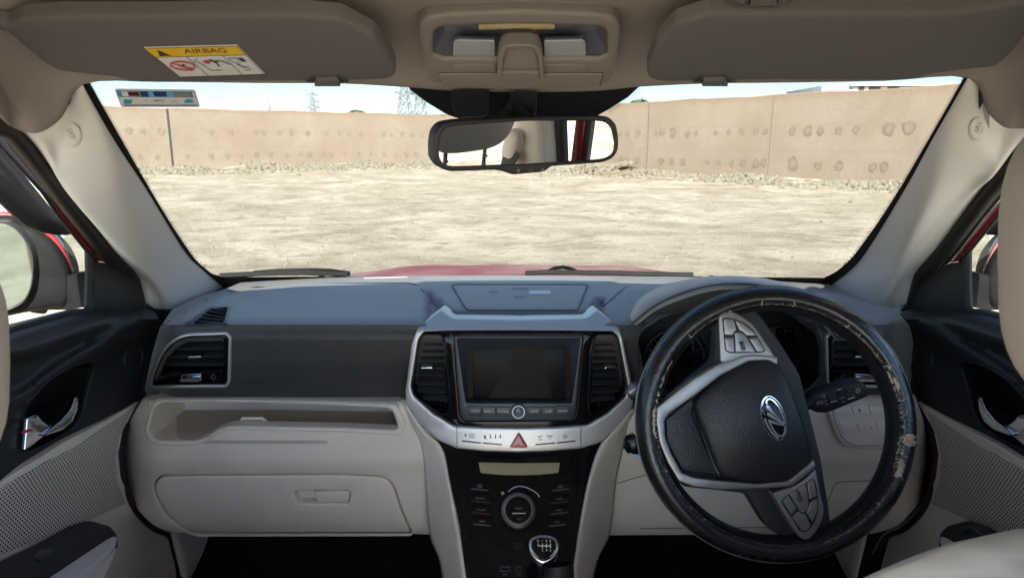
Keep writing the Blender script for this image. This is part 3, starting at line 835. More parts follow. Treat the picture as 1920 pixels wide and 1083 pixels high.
MB().flat(quad(.15, .18, .29, .40), L_(.003)).build('maroon_label', M['brown'], st)
mb = MB(); mb.flat(quad(.73, .20, .93, .45), L_(.002)); mb.build('grey_code', M['grey'], st)
mb = MB(); mb.flat(quad(.955, .15, .98, .45), L_(.002)); mb.build('pale_tick', M['white'], st)
mb = MB(); x, y = Q(.11, .70); mb.flat([(x-8, y-1), (x-6, y-5), (x+2, y-3), (x+9, y-4), (x+7, y+4), (x-7, y+5)], L_(.001)); x, y = Q(.88, .70); mb.flat(ell(x, y+2, 9, 7, 0, 14, 180, 360), L_(.001)); mb.build('teal_emblems', M['teal'], st)
mb = MB(); x, y = Q(.50, .66); text_mb(mb, 'NPCI', x+1, y, 7, L_(.001), 0, 1.25); mb.build('lettering', M['navy'], st)
mb = MB(); x, y = Q(.35, .66); text_mb(mb, 'ICI', x-1, y, 5, L_(.001)); x, y = Q(.74, .70); text_mb(mb, 'NETC', x-6, y, 5, L_(.001)); mb.build('faint_lettering', M['grey'], st)
# ---- wipers
def wiper(pts, arm, label, base):
    t = thing('windscreen_wiper', label, 'wiper', base)
    out = lambda x, y: WSp(-.012)(x, y)
    MB().tube([WSp(-.008)(x, y) for x, y in pts], .006, 6).build('blade', M['rubber'], t)
    MB().tube([WSp(-.016)(x, y-1) for x, y in pts], [.002]+[.0036]*(len(pts)-2)+[.002], 6, flat=.6).build('blade_carrier', M['black'], t)
    MB().tube([WSp(-.035)(x, y) for x, y in arm], [.0045]*(len(arm)-1)+[.006], 8).build('arm', M['dusty'], t)
wiper([(412, 517), (445, 515), (480, 513), (520, 511.5), (570, 511), (650, 514)], [(475, 511), (520, 507.5), (560, 506.5), (590, 506), (620, 507), (655, 513)], 'black wiper lying at the passenger end of the bonnet edge', WS(560, 515))
wiper([(985, 512), (1030, 510), (1075, 510.5), (1140, 511), (1200, 513), (1300, 515)], [(1028, 508), (1040, 502.5), (1056, 500.5), (1068, 503), (1078, 508)], 'black wiper with a hooped arm at the middle of the bonnet edge', WS(1100, 514))
# ================================================================= DASHBOARD
dash = thing('dashboard', 'two tone dashboard, black leather grained top over beige lower panels, across the car', 'dashboard', (0, 1.3, CAM.z-.6))
ZT = .312
def dep(y): return PITCH-math.atan((CY-y)/F)
low_t = tab([(600, 1.112), (618, 1.100), (632, 1.096), (680, 1.105), (745, 1.13), (760, 1.15)])
def ends(x): return .09*(max(0, 335-x)/62)**2+.09*(max(0, x-1652)/58)**2
groL = tab([(300, 612), (330, 597), (365, 572), (410, 552), (470, 540), (560, 533), (770, 531)])
def Ypad(x, y):
    top = ZT/math.tan(max(.15, dep(y)))
    q = sm(598, 616, y); Y = top*(1-q)+low_t(y)*q
    if y < 616:
        hump = sm(0, 16, x-(lerp(778, 832, sm(528, 590, y))))*sm(0, 16, lerp(1160, 1112, sm(528, 590, y))-x)
        Y -= .034*hump*sm(516, 530, y)*(1-q)*(1-sm(588, 598, y))
        if x < 800: Y -= .034*sm(-2, 6, y-groL(x))*(1-hump)*(1-q)
        if x > 1130: Y -= .034*sm(-2, 6, y-(533 if x < 1250 else 548+max(0, x-1560)*.3))*(1-hump)*(1-q)
    if y > 616 and x < 790: Y += .004*math.sin((y-616)/129*math.pi)*-1
    return Y+ends(x)
pP = PY(Ypad)
padL = [(322, 579), (348, 566), (374, 555), (400, 547), (424, 540), (452, 528), (480, 523), (600, 519), (780, 516.5), (973, 515.5), (1250, 517.5), (1480, 521), (1530, 525), (1556, 533), (1602, 552), (1655, 573), (1697, 573), (1707, 600), (1714, 650), (1714, 743), (1560, 744), (1200, 752), (757, 752), (480, 746), (268, 745), (272, 722), (284, 664), (300, 612)]
ventL = rnd([(288, 714), (292, 699), (308, 664), (326, 644), (350, 633), (414, 632), (420, 638), (421, 712), (415, 718), (292, 719)], 4)
ventR = mx(ventL)[::-1]
defL = rnd([(360, 606), (394, 579), (426, 576), (419, 604)], 3)
defR = mx(defL)[::-1]
mb = MB(); mb.plate(dens(padL, 9), pP, 2.5, .015, (0, .5, -.5), [dens(ventL, 6), dens(ventR, 6), defL, defR, dens(rnd([(1196, 640), (1206, 612), (1240, 590), (1290, 574), (1380, 566), (1440, 570), (1492, 588), (1532, 616), (1542, 650), (1534, 735), (1200, 742)], 8), 7)], res=9)
pad = mb.build('upper_pad', M['pad'], dash, ang=50)
mb = MB(); T = toward(pP, .0015)
ribbon(mb, [(x, groL(x)-1) for x in range(300, 770, 12)]+[(778, 533), (790, 542), (808, 562), (826, 583)], 2.2, T); mb.build('pad_groove', M['void'], dash); mb = MB(); ribbon(mb, [(1256, 532), (1190, 533.5), (1172, 538), (1152, 556), (1120, 583)], 2.2, T)
mb.build('pad_groove', M['void'], dash)
# central speaker plate on top of the dash, with its printed panel line
spk = rnd([(846, 533), (1103, 533), (1083, 581), (875, 581)], 7)
mb = MB(); mb.plate(dens(spk, 10), toward(pP, .006), 2, .003, (0, .3, -.9), res=14); sg_ = mb.build('speaker_panel', M['pad'], dash)
mb = MB(); ribbon(mb, spk+spk[:1], 1.8, toward(pP, .0072)); mb.build('panel_line', M['void'], sg_)
mb = MB(); mb.flat(ell(925, 547, 9, 1.8, 5, 14), toward(pP, .0075)); mb.flat(rnd([(958, 540), (990, 539), (991, 542), (959, 543)], 1), toward(pP, .0075)); mb.flat(rnd([(963, 555), (986, 555), (984, 559), (965, 559)], 1), toward(pP, .0075)); mb.build('glue_mark', M['slate'], sg_)
# silver strip left lying on the speaker panel
mb = MB(); mb.plate(rnd([(991, 544), (1032, 544), (1034, 551), (994, 551.5)], 1.5), toward(pP, .012), 1.2, .004, (0, .2, -1)); o = mb.build('silver_strip', M['strip'], None)
tag(o, 'small silver strip lying on the middle of the dashboard top', 'strip')
mb = MB(); mb.tube([toward(pP, .003)(x, y) for x, y in ((682, 521), (720, 520), (764, 519))], .004, 6, flat=.5)
tag(mb.build('pen', M['silver'], None), 'slim pale stick lying against the windscreen base on the dashboard', 'pen')
# raised AIRBAG lettering on the passenger side
mb = MB(); text_mb(mb, 'AIRBAG', 472.5, 716.5, 8.5, toward(pP, .0012), 1, 1.25, skew=.25); mb.build('airbag_lettering', M['void'], dash)
# ---------- air vents
def vent(open_, frame, P, slats, tabq, nm='air_vent', depth=.05, fr_mat='silver', base=None, vert=None):
    cav = MB(); L = dens(open_, 6); cav.loft([[P(*p)+V((0, .004, 0)) for p in L], [P(*p)+V((0, depth, 0)) for p in L]], True); cav.face(cav.vs([P(*p)+V((0, depth, 0)) for p in L]))
    v = cav.build(nm, M['void'], dash)
    if frame:
        fm = MB(); fm.plate(dens(frame, 5), toward(P, .006), 2.2, .010, None, [dens(inset(frame, 5.5), 5)]); fm.build('frame', M[fr_mat], v)
        fm = MB(); fm.plate(dens(inset(frame, 5), 5), toward(P, .002), 1.5, .010, None, [L]); fm.build('inner_surround', M['gloss'], v)
    sm_ = MB()
    for (x0, x1, y0, y1) in slats:
        q = [toward(P, -.010)(lerp(x0, x1, i/6), lerp(y0, y1, i/6)) for i in range(7)]
        sm_.loft([[p+V((0, .026, .010)) for p in q], [p+V((0, 0, .0012)) for p in q], [p+V((0, -.001, 0)) for p in q], [p+V((0, 0, -.0012)) for p in q], [p+V((0, .026, .006)) for p in q]])
    sm_.build('slats', M['black'], v)
    if vert:
        vb = MB()
        for (x, ya, yb) in vert: vb.tube([toward(P, -.03)(x, ya), toward(P, -.03)(x+2, yb)], .0012, 4)
        vb.build('rear_vanes', M['black'], v)
    if tabq:
        tb = MB(); tb.plate(rnd(tabq, 2), toward(P, .001), 1.5, .012); tb.build('tab', M['chrome'], v)
    if base:
        bm_ = MB(); bm_.plate(rnd(base[0], 3), toward(P, -.004), 2, .02); bm_.build('lower_bar', M['gloss'], v)
        bm_ = MB(); bm_.plate(rnd(base[1], 2), toward(P, .002), 1.5, .01); bm_.plate(rnd(base[2], 1.5), toward(P, .005), 1.2, .008); bm_.build('thumb_wheel', M['chrome'], v)
        bm_ = MB(); c = base[3]; ribbon(bm_, ell(c[0], c[1], 3.5, 4.5, 0, 20)+[ell(c[0], c[1], 3.5, 4.5, 0, 20)[0]], 1, toward(P, -.0025)); bm_.build('dial_mark', M['dim'], v)
    return v
frL = rnd([(279, 722), (283, 700), (299, 661), (319, 638), (347, 625), (424, 622), (433, 631), (431, 717), (424, 727), (284, 728)], [3, 12, 14, 14, 12, 5, 4, 5, 5, 5])
sl = [(302, 418, 655, 653), (297, 419, 670, 668.5), (292, 420, 685, 684)]
base = ([(291, 717), (302, 696), (416, 694), (419, 699), (420, 715), (414, 718)], [(336, 716), (340, 702), (377, 701), (378, 712), (374, 716)], [(350, 711), (351, 707), (375, 706), (375, 711)], (400, 706))
va = vent(ventL, frL, pP, sl, [(352, 668), (377, 667), (377, 672), (353, 672.5)], base=base, vert=[(375, 640, 668), (379, 668, 690)])
va['label'] = 'passenger side vent with sloping outer edge'
def mxx(b): return ([*mx(b[0])], [*mx(b[1])], [*mx(b[2])], (1981-b[3][0], b[3][1]))
vb_ = vent(ventR, mx(frL), pP, [(1981-b, 1981-a, d, c) for a, b, c, d in sl], mx([(352, 668), (377, 667), (377, 672), (353, 672.5)]), base=mxx(base))
vb_['label'] = 'driver side vent half hidden behind the steering wheel'
def defrost(loop, fr, sl):
    P = pP; v = MB(); v.loft([[P(*p) for p in loop], [P(*p)+V((0, .03, -.02)) for p in loop]], True); v.face(v.vs([P(*p)+V((0, .03, -.02)) for p in loop])); o = v.build('defroster_vent', M['void'], dash)
    f = MB(); f.plate(dens(fr, 6), toward(P, .004), 1.6, .006, (0, .5, -.5), [inset(loop, -.5)]); f.build('frame', M['slate'], o)
    f = MB()
    for a, b in sl: f.tube([toward(P, -.001)(*a), toward(P, -.001)(*b)], .0017, 5)
    f.build('slats', M['slate'], o)
frd = rnd([(343, 609), (393, 574), (432, 572.5), (424, 607)], 4)
sls = [((390, 583), (424, 589)), ((382, 589), (423, 595)), ((375, 595), (421, 600)), ((367, 601), (412, 605)), ((400, 578.5), (426, 583))]
defrost(defL, frd, sls); defrost(defR, mx(frd), [((1981-a[0], a[1]), (1981-b[0], b[1])) for a, b in sls])
# ---------- lower panels
low2 = tab([(735, 1.15), (748, 1.118), (760, 1.106), (775, 1.102), (850, 1.094), (868, 1.092), (884, 1.102), (940, 1.108), (985, 1.118), (1006, 1.14)])
def Ylow(x, y): return low2(y)+.11*(max(0, 300-x)/80)**2+.11*(max(0, x-1680)/75)**2
lP = PY(Ylow)
shelf = [(302, 755), (430, 753.5), (600, 758), (728, 765), (737, 772), (746, 800), (740, 806), (640, 801.5), (440, 798), (425, 799), (407, 805), (386, 819), (368, 825.5), (296, 825.5), (284, 820), (278, 808), (281, 795), (290, 763)]
shelf = rnd(shelf, 5)
lid = rnd([(290, 908), (300, 895), (320, 893), (640, 891), (718, 895), (735, 908), (750, 955), (769, 998), (367, 999), (343, 989), (313, 962), (293, 929)], [10, 8, 8, 3, 12, 12, 8, 3, 5, 8, 8, 8])
lowL = [(266, 747), (480, 748.5), (757, 752), (772, 758), (800, 800), (835, 860), (835, 960), (812, 1003), (768, 1001), (480, 1001), (317, 999), (286, 985), (253, 952), (231, 905), (223, 858), (231, 808)]
lowL = rnd(lowL, [3, 3, 3, 3, 3, 3, 3, 6, 3, 3, 12, 14, 14, 14, 14, 14])
mb = MB(); mb.plate(dens(lowL, 9), lP, 3, .02, (0, 1, 0), [dens(shelf, 6), dens(inset(lid, -3.2), 8)], res=13)
lpan = mb.build('lower_panel', M['trim'], dash, ang=50); lpan['label'] = 'beige passenger side lower panel'
# raised lip framing the shelf
lipo = rnd([(290, 747.5), (600, 751), (742, 755), (760, 792), (757, 812), (747, 817), (640, 811), (436, 806), (425, 807), (410, 813), (385, 829), (364, 836), (298, 836.5), (278, 832), (267, 803)], 6)
mb = MB(); mb.plate(dens(lipo, 8), toward(lP, .005), 4, .006, None, [dens(inset(shelf, -1), 6)]); mb.build('shelf_surround', M['trim'], dash)
# soft bulge under the shelf front (the raised brow of the panel)
xl, xr = lP(283, 800).x-.004, lP(743, 795).x+.004; zt, zb_ = lP(500, 753).z+.002, lP(330, 825.5).z-.002; yf, yb = 1.113, 1.236
mb = MB(); c8 = {}
def q4(*p): mb.face(mb.vs([V(a_) for a_ in p]))
q4((xl, yf, zb_), (xr, yf, zb_), (xr, yb, zb_), (xl, yb, zb_)); q4((xl, yb, zb_), (xr, yb, zb_), (xr, yb, zt), (xl, yb, zt)); q4((xl, yf, zt), (xr, yf, zt), (xr, yb, zt), (xl, yb, zt))
q4((xl, yf, zb_), (xl, yb, zb_), (xl, yb, zt), (xl, yf, zt)); q4((xr, yf, zb_), (xr, yb, zb_), (xr, yb, zt), (xr, yf, zt))
shf = mb.build('storage_shelf', M['trim'], dash, ang=60)
m0 = PZs(zb_+.003); mb = MB(); mb.plate(dens(rnd([(332, 767), (520, 766.5), (736, 771), (744, 812), (600, 826), (338, 826), (330, 806)], [5, 3, 8, 10, 3, 10, 8]), 10), m0, 2, .003, (0, 0, -1)); mb.build('tray_mat', M['tray'], shf)
mb = MB(); c = lP(462, 798); mb.tube([c+V((-.022, .028, -.004)), c+V((-.016, .024, .004)), c+V((.02, .024, .004)), c+V((.026, .028, -.004))], .003, 6); mb.build('coin_clip', M['trim'], shf)
# glove box
mb = MB(); rec = rnd([(551, 919.5), (653, 919), (657, 926), (653, 944), (560, 944), (553, 934)], 4)
mb.plate(dens(lid, 8), toward(lP, .002), 3, .015, None, [dens(rec, 5)], res=20); gl = mb.build('glovebox_lid', M['trim'], dash)
mb = MB(); q = dens(rec, 5); mb.loft([[lP(*p)+V((0, .002, 0)) for p in q], [lP(*p)+V((0, .022, 0)) for p in q]], True); mb.face(mb.vs([lP(*p)+V((0, .022, 0)) for p in q])); mb.build('latch_recess', M['trim'], gl)
mb = MB(); mb.plate(rnd([(588, 920.5), (652, 920), (656, 926), (652, 941.5), (598, 943), (591, 936)], 4), toward(lP, -.001), 2.5, .02); mb.build('latch', M['trim'], gl)
mb = MB(); q = dens(inset(lid, -2), 8); mb.face(mb.vs([lP(*p)+V((0, .021, 0)) for p in q])); mb.build('glovebox_gap', M['void'], dash)
# driver side lower panel
lowR = [(1186, 766), (1200, 750), (1560, 744), (1713, 743), (1731, 789), (1751, 845), (1753, 872), (1743, 912), (1720, 950), (1688, 985), (1640, 1001), (1138, 1004), (1128, 985), (1112, 900), (1122, 835), (1160, 800)]
lowR = rnd(lowR, [3, 3, 3, 3, 14, 14, 14, 14, 14, 14, 10, 4, 4, 8, 8, 4])
mb = MB(); mb.plate(dens(lowR, 9), lP, 3, .02, None, res=15); mb.build('knee_panel', M['trim'], dash, ang=50)['label'] = 'beige driver side lower panel'
mb = MB()
ribbon(mb, [(1153, 907), (1185, 897), (1213, 889), (1260, 880)], 1.4, toward(lP, .0008)); ribbon(mb, [(1172, 800), (1166, 850), (1153, 907), (1149, 960), (1143, 1000)], 1.3, toward(lP, .0008))
ribbon(mb, [(1545, 958), (1556, 930), (1563, 911), (1571, 903), (1600, 901), (1700, 900)], 1.4, toward(lP, .0008)); ribbon(mb, [(1200, 990), (1300, 989), (1480, 988)], 1.3, toward(lP, .0008))
mb.build('panel_gap', M['dark'], dash)
# switch panel
spo = rnd([(1548, 742), (1718, 740), (1735, 790), (1740, 830), (1722, 843), (1612, 843), (1585, 838), (1570, 820), (1553, 772)], [3, 6, 8, 10, 10, 10, 14, 14, 8])
mb = MB(); mb.plate(dens(spo, 6), toward(lP, .014), 5, .016, None, res=10); sw = mb.build('switch_panel', M['trim'], dash, ang=60)
mb = MB(); ribbon(mb, cr([(1557, 748), (1562, 775), (1570, 800), (1580, 819), (1593, 831), (1616, 835), (1722, 834)], 5), 1.2, toward(lP, .0148)); mb.build('panel_seam', M['dark'], sw)
def swb(loop): m = MB(); m.plate(rnd(loop, 2.6), toward(lP, .0165), 1.0, .006); return m.build('switch', M['trim'], sw)
for l_ in ([(1562, 762), (1594, 761), (1599, 778), (1567, 779)], [(1596, 761), (1627, 760), (1632, 777), (1601, 778)], [(1629, 760), (1662, 759), (1667, 776), (1634, 777)], [(1664, 759), (1695, 758), (1701, 775), (1669, 776)],
           [(1573, 793.5), (1603.5, 792.3), (1609.5, 811), (1581, 811.6)], [(1606, 792), (1639, 791), (1645, 811), (1612, 811)], [(1641, 791), (1672, 790), (1678, 810), (1647, 811)], [(1674, 790), (1704, 789), (1711, 809), (1680, 810)]): swb(l_)
mb = MB(); T = toward(lP, .0172); mb.flat([(1609, 766), (1614, 767), (1614, 769), (1610, 769)], T); mb.flat([(1633, 799), (1634.5, 799), (1635, 803), (1633.5, 803)], T)
ribbon(mb, [(1611, 769), (1610, 771), (1612, 772)], .8, T); ribbon(mb, [(1614, 769), (1613, 771), (1615, 772)], .8, T); mb.build('symbols', M['dark'], sw)
mb = MB(); text_mb(mb, 'OFF', 1614, 773.5, 3.2, T); text_mb(mb, 'START', 1622, 797.5, 2.8, T); text_mb(mb, 'IN', 1622, 801, 2.8, T); text_mb(mb, 'STOP', 1623, 804.5, 2.8, T); mb.build('lettering', M['grey'], sw)
# start button
c = lP(1191, 831); ax = V((-.15, -.95, .25)); mb = MB(); mb.lathe(c, ax, [(.0225, -.01), (.0225, .004), (.0205, .008), (.018, .006), (.018, -.01)], 40); sb = mb.build('start_button', M['chrome'], dash)
MB().lathe(c, ax, [(.0178, -.01), (.0178, .004), (.015, .006), (0, .006)], 36).build('button_face', M['gloss'], sb)
# ---------- centre bezel
Ybz = tab([(575, 1.155), (590, 1.128), (600, 1.110), (612, 1.086), (620, 1.076), (640, 1.072), (740, 1.062), (800, 1.056), (850, 1.046)])
def Yb(x, y): return Ybz(y)+.018*(abs(x-972)/210)**2.5
bP = PY(Yb)
bzo = [(826.6, 581), (783, 613), (771, 646), (759.5, 735), (761, 758), (786, 795), (820, 825.5), (856, 841), (910, 846), (972, 848), (1030, 846), (1089, 841), (1125, 830), (1160, 798), (1185, 766), (1188.5, 750), (1183.5, 709), (1169, 640), (1161, 612), (1120, 581), (1106, 592), (1097, 596.8), (972, 599.5), (850, 597), (841, 592)]
bzi = [(795, 621), (850, 619.5), (972, 619), (1096, 620), (1150, 621), (1160, 632), (1178, 724), (1174, 744), (1140, 775), (1102, 797), (1040, 801), (972, 802), (905, 801), (851, 798.5), (812, 775), (774, 741), (770, 724), (784, 637)]
bzo = rnd(bzo, [3, 9, 4, 8, 8, 3, 8, 4, 3, 3, 3, 4, 8, 3, 8, 8, 4, 4, 9, 3, 4, 4, 3, 4, 4]); bzi = rnd(bzi, [6, 3, 3, 3, 6, 5, 6, 6, 3, 6, 3, 3, 3, 6, 3, 6, 6, 6])
mb = MB(); mb.plate(dens(bzo, 6), bP, 3.5, .07, (0, 1, -.12), [dens(bzi, 6)], res=9); bz = mb.build('centre_bezel', M['silver'], dash, ang=45)
mb = MB()
for x in (856.5, 1089): ribbon(mb, [(x, 799), (x+.5, 841)], 1.2, toward(bP, .0008))
mb.build('seam', M['dark'], bz)
# hazard button and indicators
tri = rnd([(972.7, 811), (989.5, 839), (956.3, 839)], 4)
mb = MB(); mb.plate(dens(inset(tri, -1.6), 3), toward(bP, .001), .8, .004); mb.build('hazard_rim', M['silver'], bz)
mb = MB(); mb.plate(dens(tri, 3), toward(bP, .005), 2.2, .008); hz = mb.build('hazard_button', M['amber'], bz)
mb = MB(); T = toward(bP, .0056)
for s, w in ((1, 1.3), (.55, 1.1)):
    t3 = [(972.7, 831-9*s), (972.7+6.5*s, 831+2.5*s), (972.7-6.5*s, 831+2.5*s)]; ribbon(mb, t3+t3[:1], w, T)
mb.build('hazard_mark', M['ink'], bz)
mb = MB(); T = toward(bP, .001)
for a, b in (((866, 826), (901.5, 830)), ((904.7, 830), (941, 833.2)), ((1004, 833.2), (1041, 830)), ((1044, 830), (1079, 826))): ribbon(mb, [a, b], 2.4, T)
mb.build('indicator_strips', M['brown'], bz)
mb = MB(); mb.flat([(871.5, 812.5), (873.5, 812.5), (874, 818), (872, 818)], T)
ribbon(mb, [(881, 814), (889, 814), (889.5, 819), (880.5, 819), (881, 814)], .8, T); ribbon(mb, [(883, 817), (887, 817)], .7, T)
for x in (919.5, 929, 938): mb.flat(ell(x, 819, 1.4, 2.4, 0, 10), T); mb.flat(ell(x, 815, 1.0, 1.2, 0, 8), T)
ribbon(mb, [(906, 815), (912, 823)], .9, T); ribbon(mb, [(911, 815), (907, 821)], .9, T); mb.flat(ell(909.5, 819.5, 1.4, 2.4, 30, 10), T)
ribbon(mb, ell(1060, 818, 3.6, 3.6, 0, 18)+[ell(1060, 818, 3.6, 3.6, 0, 18)[0]], .8, T); ribbon(mb, [(1058, 820), (1062, 816)], 1, T); mb.flat(ell(1031, 823, .8, .8, 0, 8), T); ribbon(mb, [(1010, 824), (1015, 824), (1016, 822)], .8, T)
text_mb(mb, 'SET', 1013, 818.5, 5.6, T, -2); text_mb(mb, 'TRIP', 1030.5, 818, 5.6, T, -2)
mb.build('symbols', M['dark'], bz)
# gloss black facia behind the bezel with the two centre vents
vl = rnd([(793, 628), (828, 628), (835.7, 665), (842, 768), (836, 776.5), (824, 774), (777, 740), (773, 725), (786.5, 645)], [6, 6, 5, 8, 6, 6, 8, 8, 4])
vr = rnd([(1117, 628), (1152, 628), (1160, 645), (1173, 725), (1169, 742), (1118, 777), (1108, 776), (1105.5, 762), (1109, 660)], [6, 6, 5, 8, 8, 6, 6, 6, 4])
fP = PY(lambda x, y: Yb(x, y)+.006)
scr_o = rnd([(851, 629), (1094, 629), (1090, 665), (1080, 775), (1073, 788), (870, 789.5), (862, 778), (855, 690)], [5, 5, 3, 8, 6, 6, 8, 3])
mb = MB(); fo = inset(bzi, -3); mb.plate(dens(fo, 8), fP, 1, .01, None, [dens(vl, 5), dens(vr, 5), dens(inset(scr_o, -.6), 5)]); mb.build('gloss_facia', M['gloss'], dash)
def centre_vent(loop, flip):
    f = (lambda x: 1945-x) if flip else (lambda x: x)
    s = []
    for y, a, b in ((646, 795, 829), (660, 792, 830.5), (674, 789.5, 831.5), (690, 787, 832.5), (704.5, 785, 834), (719.5, 783, 835.5), (734.5, 783, 837), (749, 792, 838)):
        q = (a, b, y-1, y+1.5); s.append(q if not flip else (f(b), f(a), y+1.5, y-1))
    tq = [(789, 688), (810, 687), (811, 692), (790, 693)]
    v = vent(loop, None, fP, s, tq if not flip else mx(tq, 1945), vert=[(f(x), 632, 765) for x in (806, 815, 824)])
    m = MB(); m.plate(dens(inset(loop, -3.5), 5), toward(fP, .003), 1.8, .005, None, [dens(loop, 5)]); m.build('frame', M['gloss'], v); return v
centre_vent(vl, False)['label'] = 'centre vent beside the screen on the passenger side'; centre_vent(vr, True)['label'] = 'centre vent beside the screen on the driver side'
# touchscreen unit
sP = PY(lambda x, y: Yb(x, y)+.002); inn = [(876, 650), (1069.5, 650), (1068, 751), (878, 751)]
mb = MB(); ho = rnd([(857, 635), (1088, 635), (1072, 755), (874, 755)], 3)
mb.plate(dens(scr_o, 5), sP, 2.5, .012, None, [dens(ho, 5)])
n = 40
def resamp(l, n):
    L = [math.hypot(b[0]-a[0], b[1]-a[1]) for a, b in zip(l, l[1:]+l[:1])]; T_ = sum(L); o = []
    for i in range(n):
        s = T_*i/n; j = 0
        while s > L[j]: s -= L[j]; j += 1
        a, b = l[j], l[(j+1) % len(l)]; o.append((a[0]+(b[0]-a[0])*s/L[j], a[1]+(b[1]-a[1])*s/L[j]))
    return o
def inw(p): return (lerp(876, 1069.5, (p[0]-857)/231) if True else 0, p[1])
A_ = dens(ho, 5); cxm = 972.5
def tin(p):
    u = (p[0]-lerp(857, 874, (p[1]-635)/120))/(lerp(1088, 1072, (p[1]-635)/120)-lerp(857, 874, (p[1]-635)/120)); v = (p[1]-635)/120
    return (lerp(876, 1069.5, u), lerp(650, 751.5, v))
B_ = [tin(p) for p in A_]; dP = PY(lambda x, y: Yb(x, y)+.020)
mb.loft([[sP(*p)+V((0, .0015, 0)) for p in A_], [dP(*p) for p in B_]], True)
ts = thing('touchscreen_unit', 'dark touchscreen unit with a row of menu buttons, set in the silver bezel', 'touchscreen', dP(972, 780))
mb.build('housing', M['slate'], ts)
mb = MB(); mb.face(mb.vs([dP(*p)+V((0, -.0005, 0)) for p in B_])); mb.build('screen_surround', M['off'], ts)
mb = MB(); mb.plate(rnd([(887, 652), (1059, 652), (1060, 748), (887, 748)], 1), PY(lambda x, y: Yb(x, y)+.0185), .6, .001); mb.build('screen', M['off'], ts)
T = PY(lambda x, y: Yb(x, y)-.0005)
xsb = [877, 904, 930, 957.5, 987, 1015, 1042, 1068]
for i, nm in ((0, 'HOME'), (1, 'RADIO'), (2, 'PHONE'), (4, 'NAVI'), (5, 'DISP'), (6, 'PROG')):
    a, b = xsb[i]+.6, xsb[i+1]-.6; yo = (-.6, -.2, .2, 0, .2, .2, -.6)[i]
    m = MB(); m.plate(rnd([(a, 762+yo), (b, 762.3+yo), (b, 780+yo), (a+(3 if i == 0 else 0), 779.6+yo)], 1.8), T, 1.2, .004); kb = m.build('menu_button', M['slate'], ts)
    m = MB(); text_mb(m, nm, (a+b)/2, 770.8+yo, 6.4, toward(T, .0008), 2-.8*i, 1.0); m.build('lettering', M['ink'], kb)
c = PY(lambda x, y: Yb(x, y)-.004)(972, 771); ax = V((0, -1, .28)); mb = MB()
mb.lathe(c, ax, [(.0120, -.008), (.0120, .004), (.0108, .0075), (.0092, .0075), (.0086, .005)], 44); pk = mb.build('power_knob', M['satin'], ts)
MB().lathe(c, ax, [(.0088, -.004), (.0086, .0055), (0, .0058)], 36).build('knob_face', M['gloss'], pk)
mb = MB(); T = toward(PP(c+ax.normalized()*.0058, ax.normalized()), .0006); ribbon(mb, ell(972, 769.6, 3.0, 3.0, 0, 20, -60, 240), .9, T); ribbon(mb, [(972, 765), (972, 769)], .9, T); mb.build('power_mark', M['ink'], pk)
# ---------- instrument cluster with hood
hood = [[(1172, 590, 1.30), (1196, 557, 1.37), (1248, 533, 1.42), (1310, 522, 1.45), (1370, 519, 1.45), (1440, 524, 1.43), (1500, 540, 1.37), (1556, 572, 1.28), (1600, 606, 1.20)],
        [(1180, 588, 1.20), (1204, 560, 1.22), (1254, 534, 1.24), (1310, 520, 1.25), (1370, 517, 1.25), (1434, 522, 1.25), (1497, 538, 1.23), (1554, 570, 1.20), (1592, 614, 1.16)],
        [(1182, 595, 1.11), (1212, 562, 1.12), (1262, 538, 1.12), (1315, 523, 1.12), (1370, 518, 1.12), (1430, 523, 1.12), (1492, 540, 1.12), (1548, 574, 1.12), (1584, 620, 1.11)],
        [(1184, 602, 1.07), (1226, 570, 1.06), (1275, 548, 1.05), (1325, 534, 1.05), (1378, 529, 1.05), (1430, 533, 1.05), (1486, 552, 1.05), (1538, 586, 1.06), (1572, 630, 1.08)],
        [(1190, 607, 1.07), (1230, 576, 1.065), (1279, 555, 1.06), (1327, 541, 1.06), (1378, 537, 1.06), (1428, 541, 1.06), (1482, 559, 1.06), (1532, 592, 1.07), (1565, 634, 1.09)],
        [(1194, 612, 1.16), (1234, 584, 1.16), (1282, 565, 1.16), (1328, 553, 1.16), (1378, 549, 1.16), (1426, 553, 1.16), (1478, 570, 1.16), (1526, 600, 1.16), (1558, 640, 1.16)]]
mb = MB(); mb.patch([[PY(Y)(x, y) for x, y, Y in r] for r in hood], 6, 5); hd = mb.build('instrument_hood', M['pad'], dash, ang=70)
opn = rnd([(1197, 640), (1206, 604), (1224, 590), (1262, 590), (1340, 566), (1420, 560), (1490, 576), (1540, 606), (1557, 630), (1548, 690), (1518, 728), (1480, 742), (1240, 742), (1212, 720)], 10)
cP = PY(lambda x, y: 1.098+.02*abs(x-1378)/190)
fro_ = rnd([(1164, 616), (1188, 602), (1228, 574), (1278, 556), (1330, 545), (1390, 541), (1430, 546), (1490, 563), (1540, 594), (1566, 632), (1560, 700), (1540, 756), (1186, 762), (1184, 720), (1172, 650)], 4)
mb = MB(); mb.plate(dens(fro_, 9), cP, 3, .02, None, [dens(opn, 7)]); ic = mb.build('instrument_cluster', M['pad'], dash)
mb = MB(); q = dens(opn, 7); mb.loft([[cP(*p)+V((0, .003, 0)) for p in q], [cP(*p)+V((0, .02, 0)) for p in q], [V((lerp(cP(*p).x, .36, .10), 1.215, lerp(cP(*p).z, CAM.z-.40, .1))) for p in q]], True); mb.face(mb.vs([V((lerp(cP(*p).x, .36, .10), 1.215, lerp(cP(*p).z, CAM.z-.40, .1))) for p in q])); mb.build('gauge_recess', M['void'], ic)
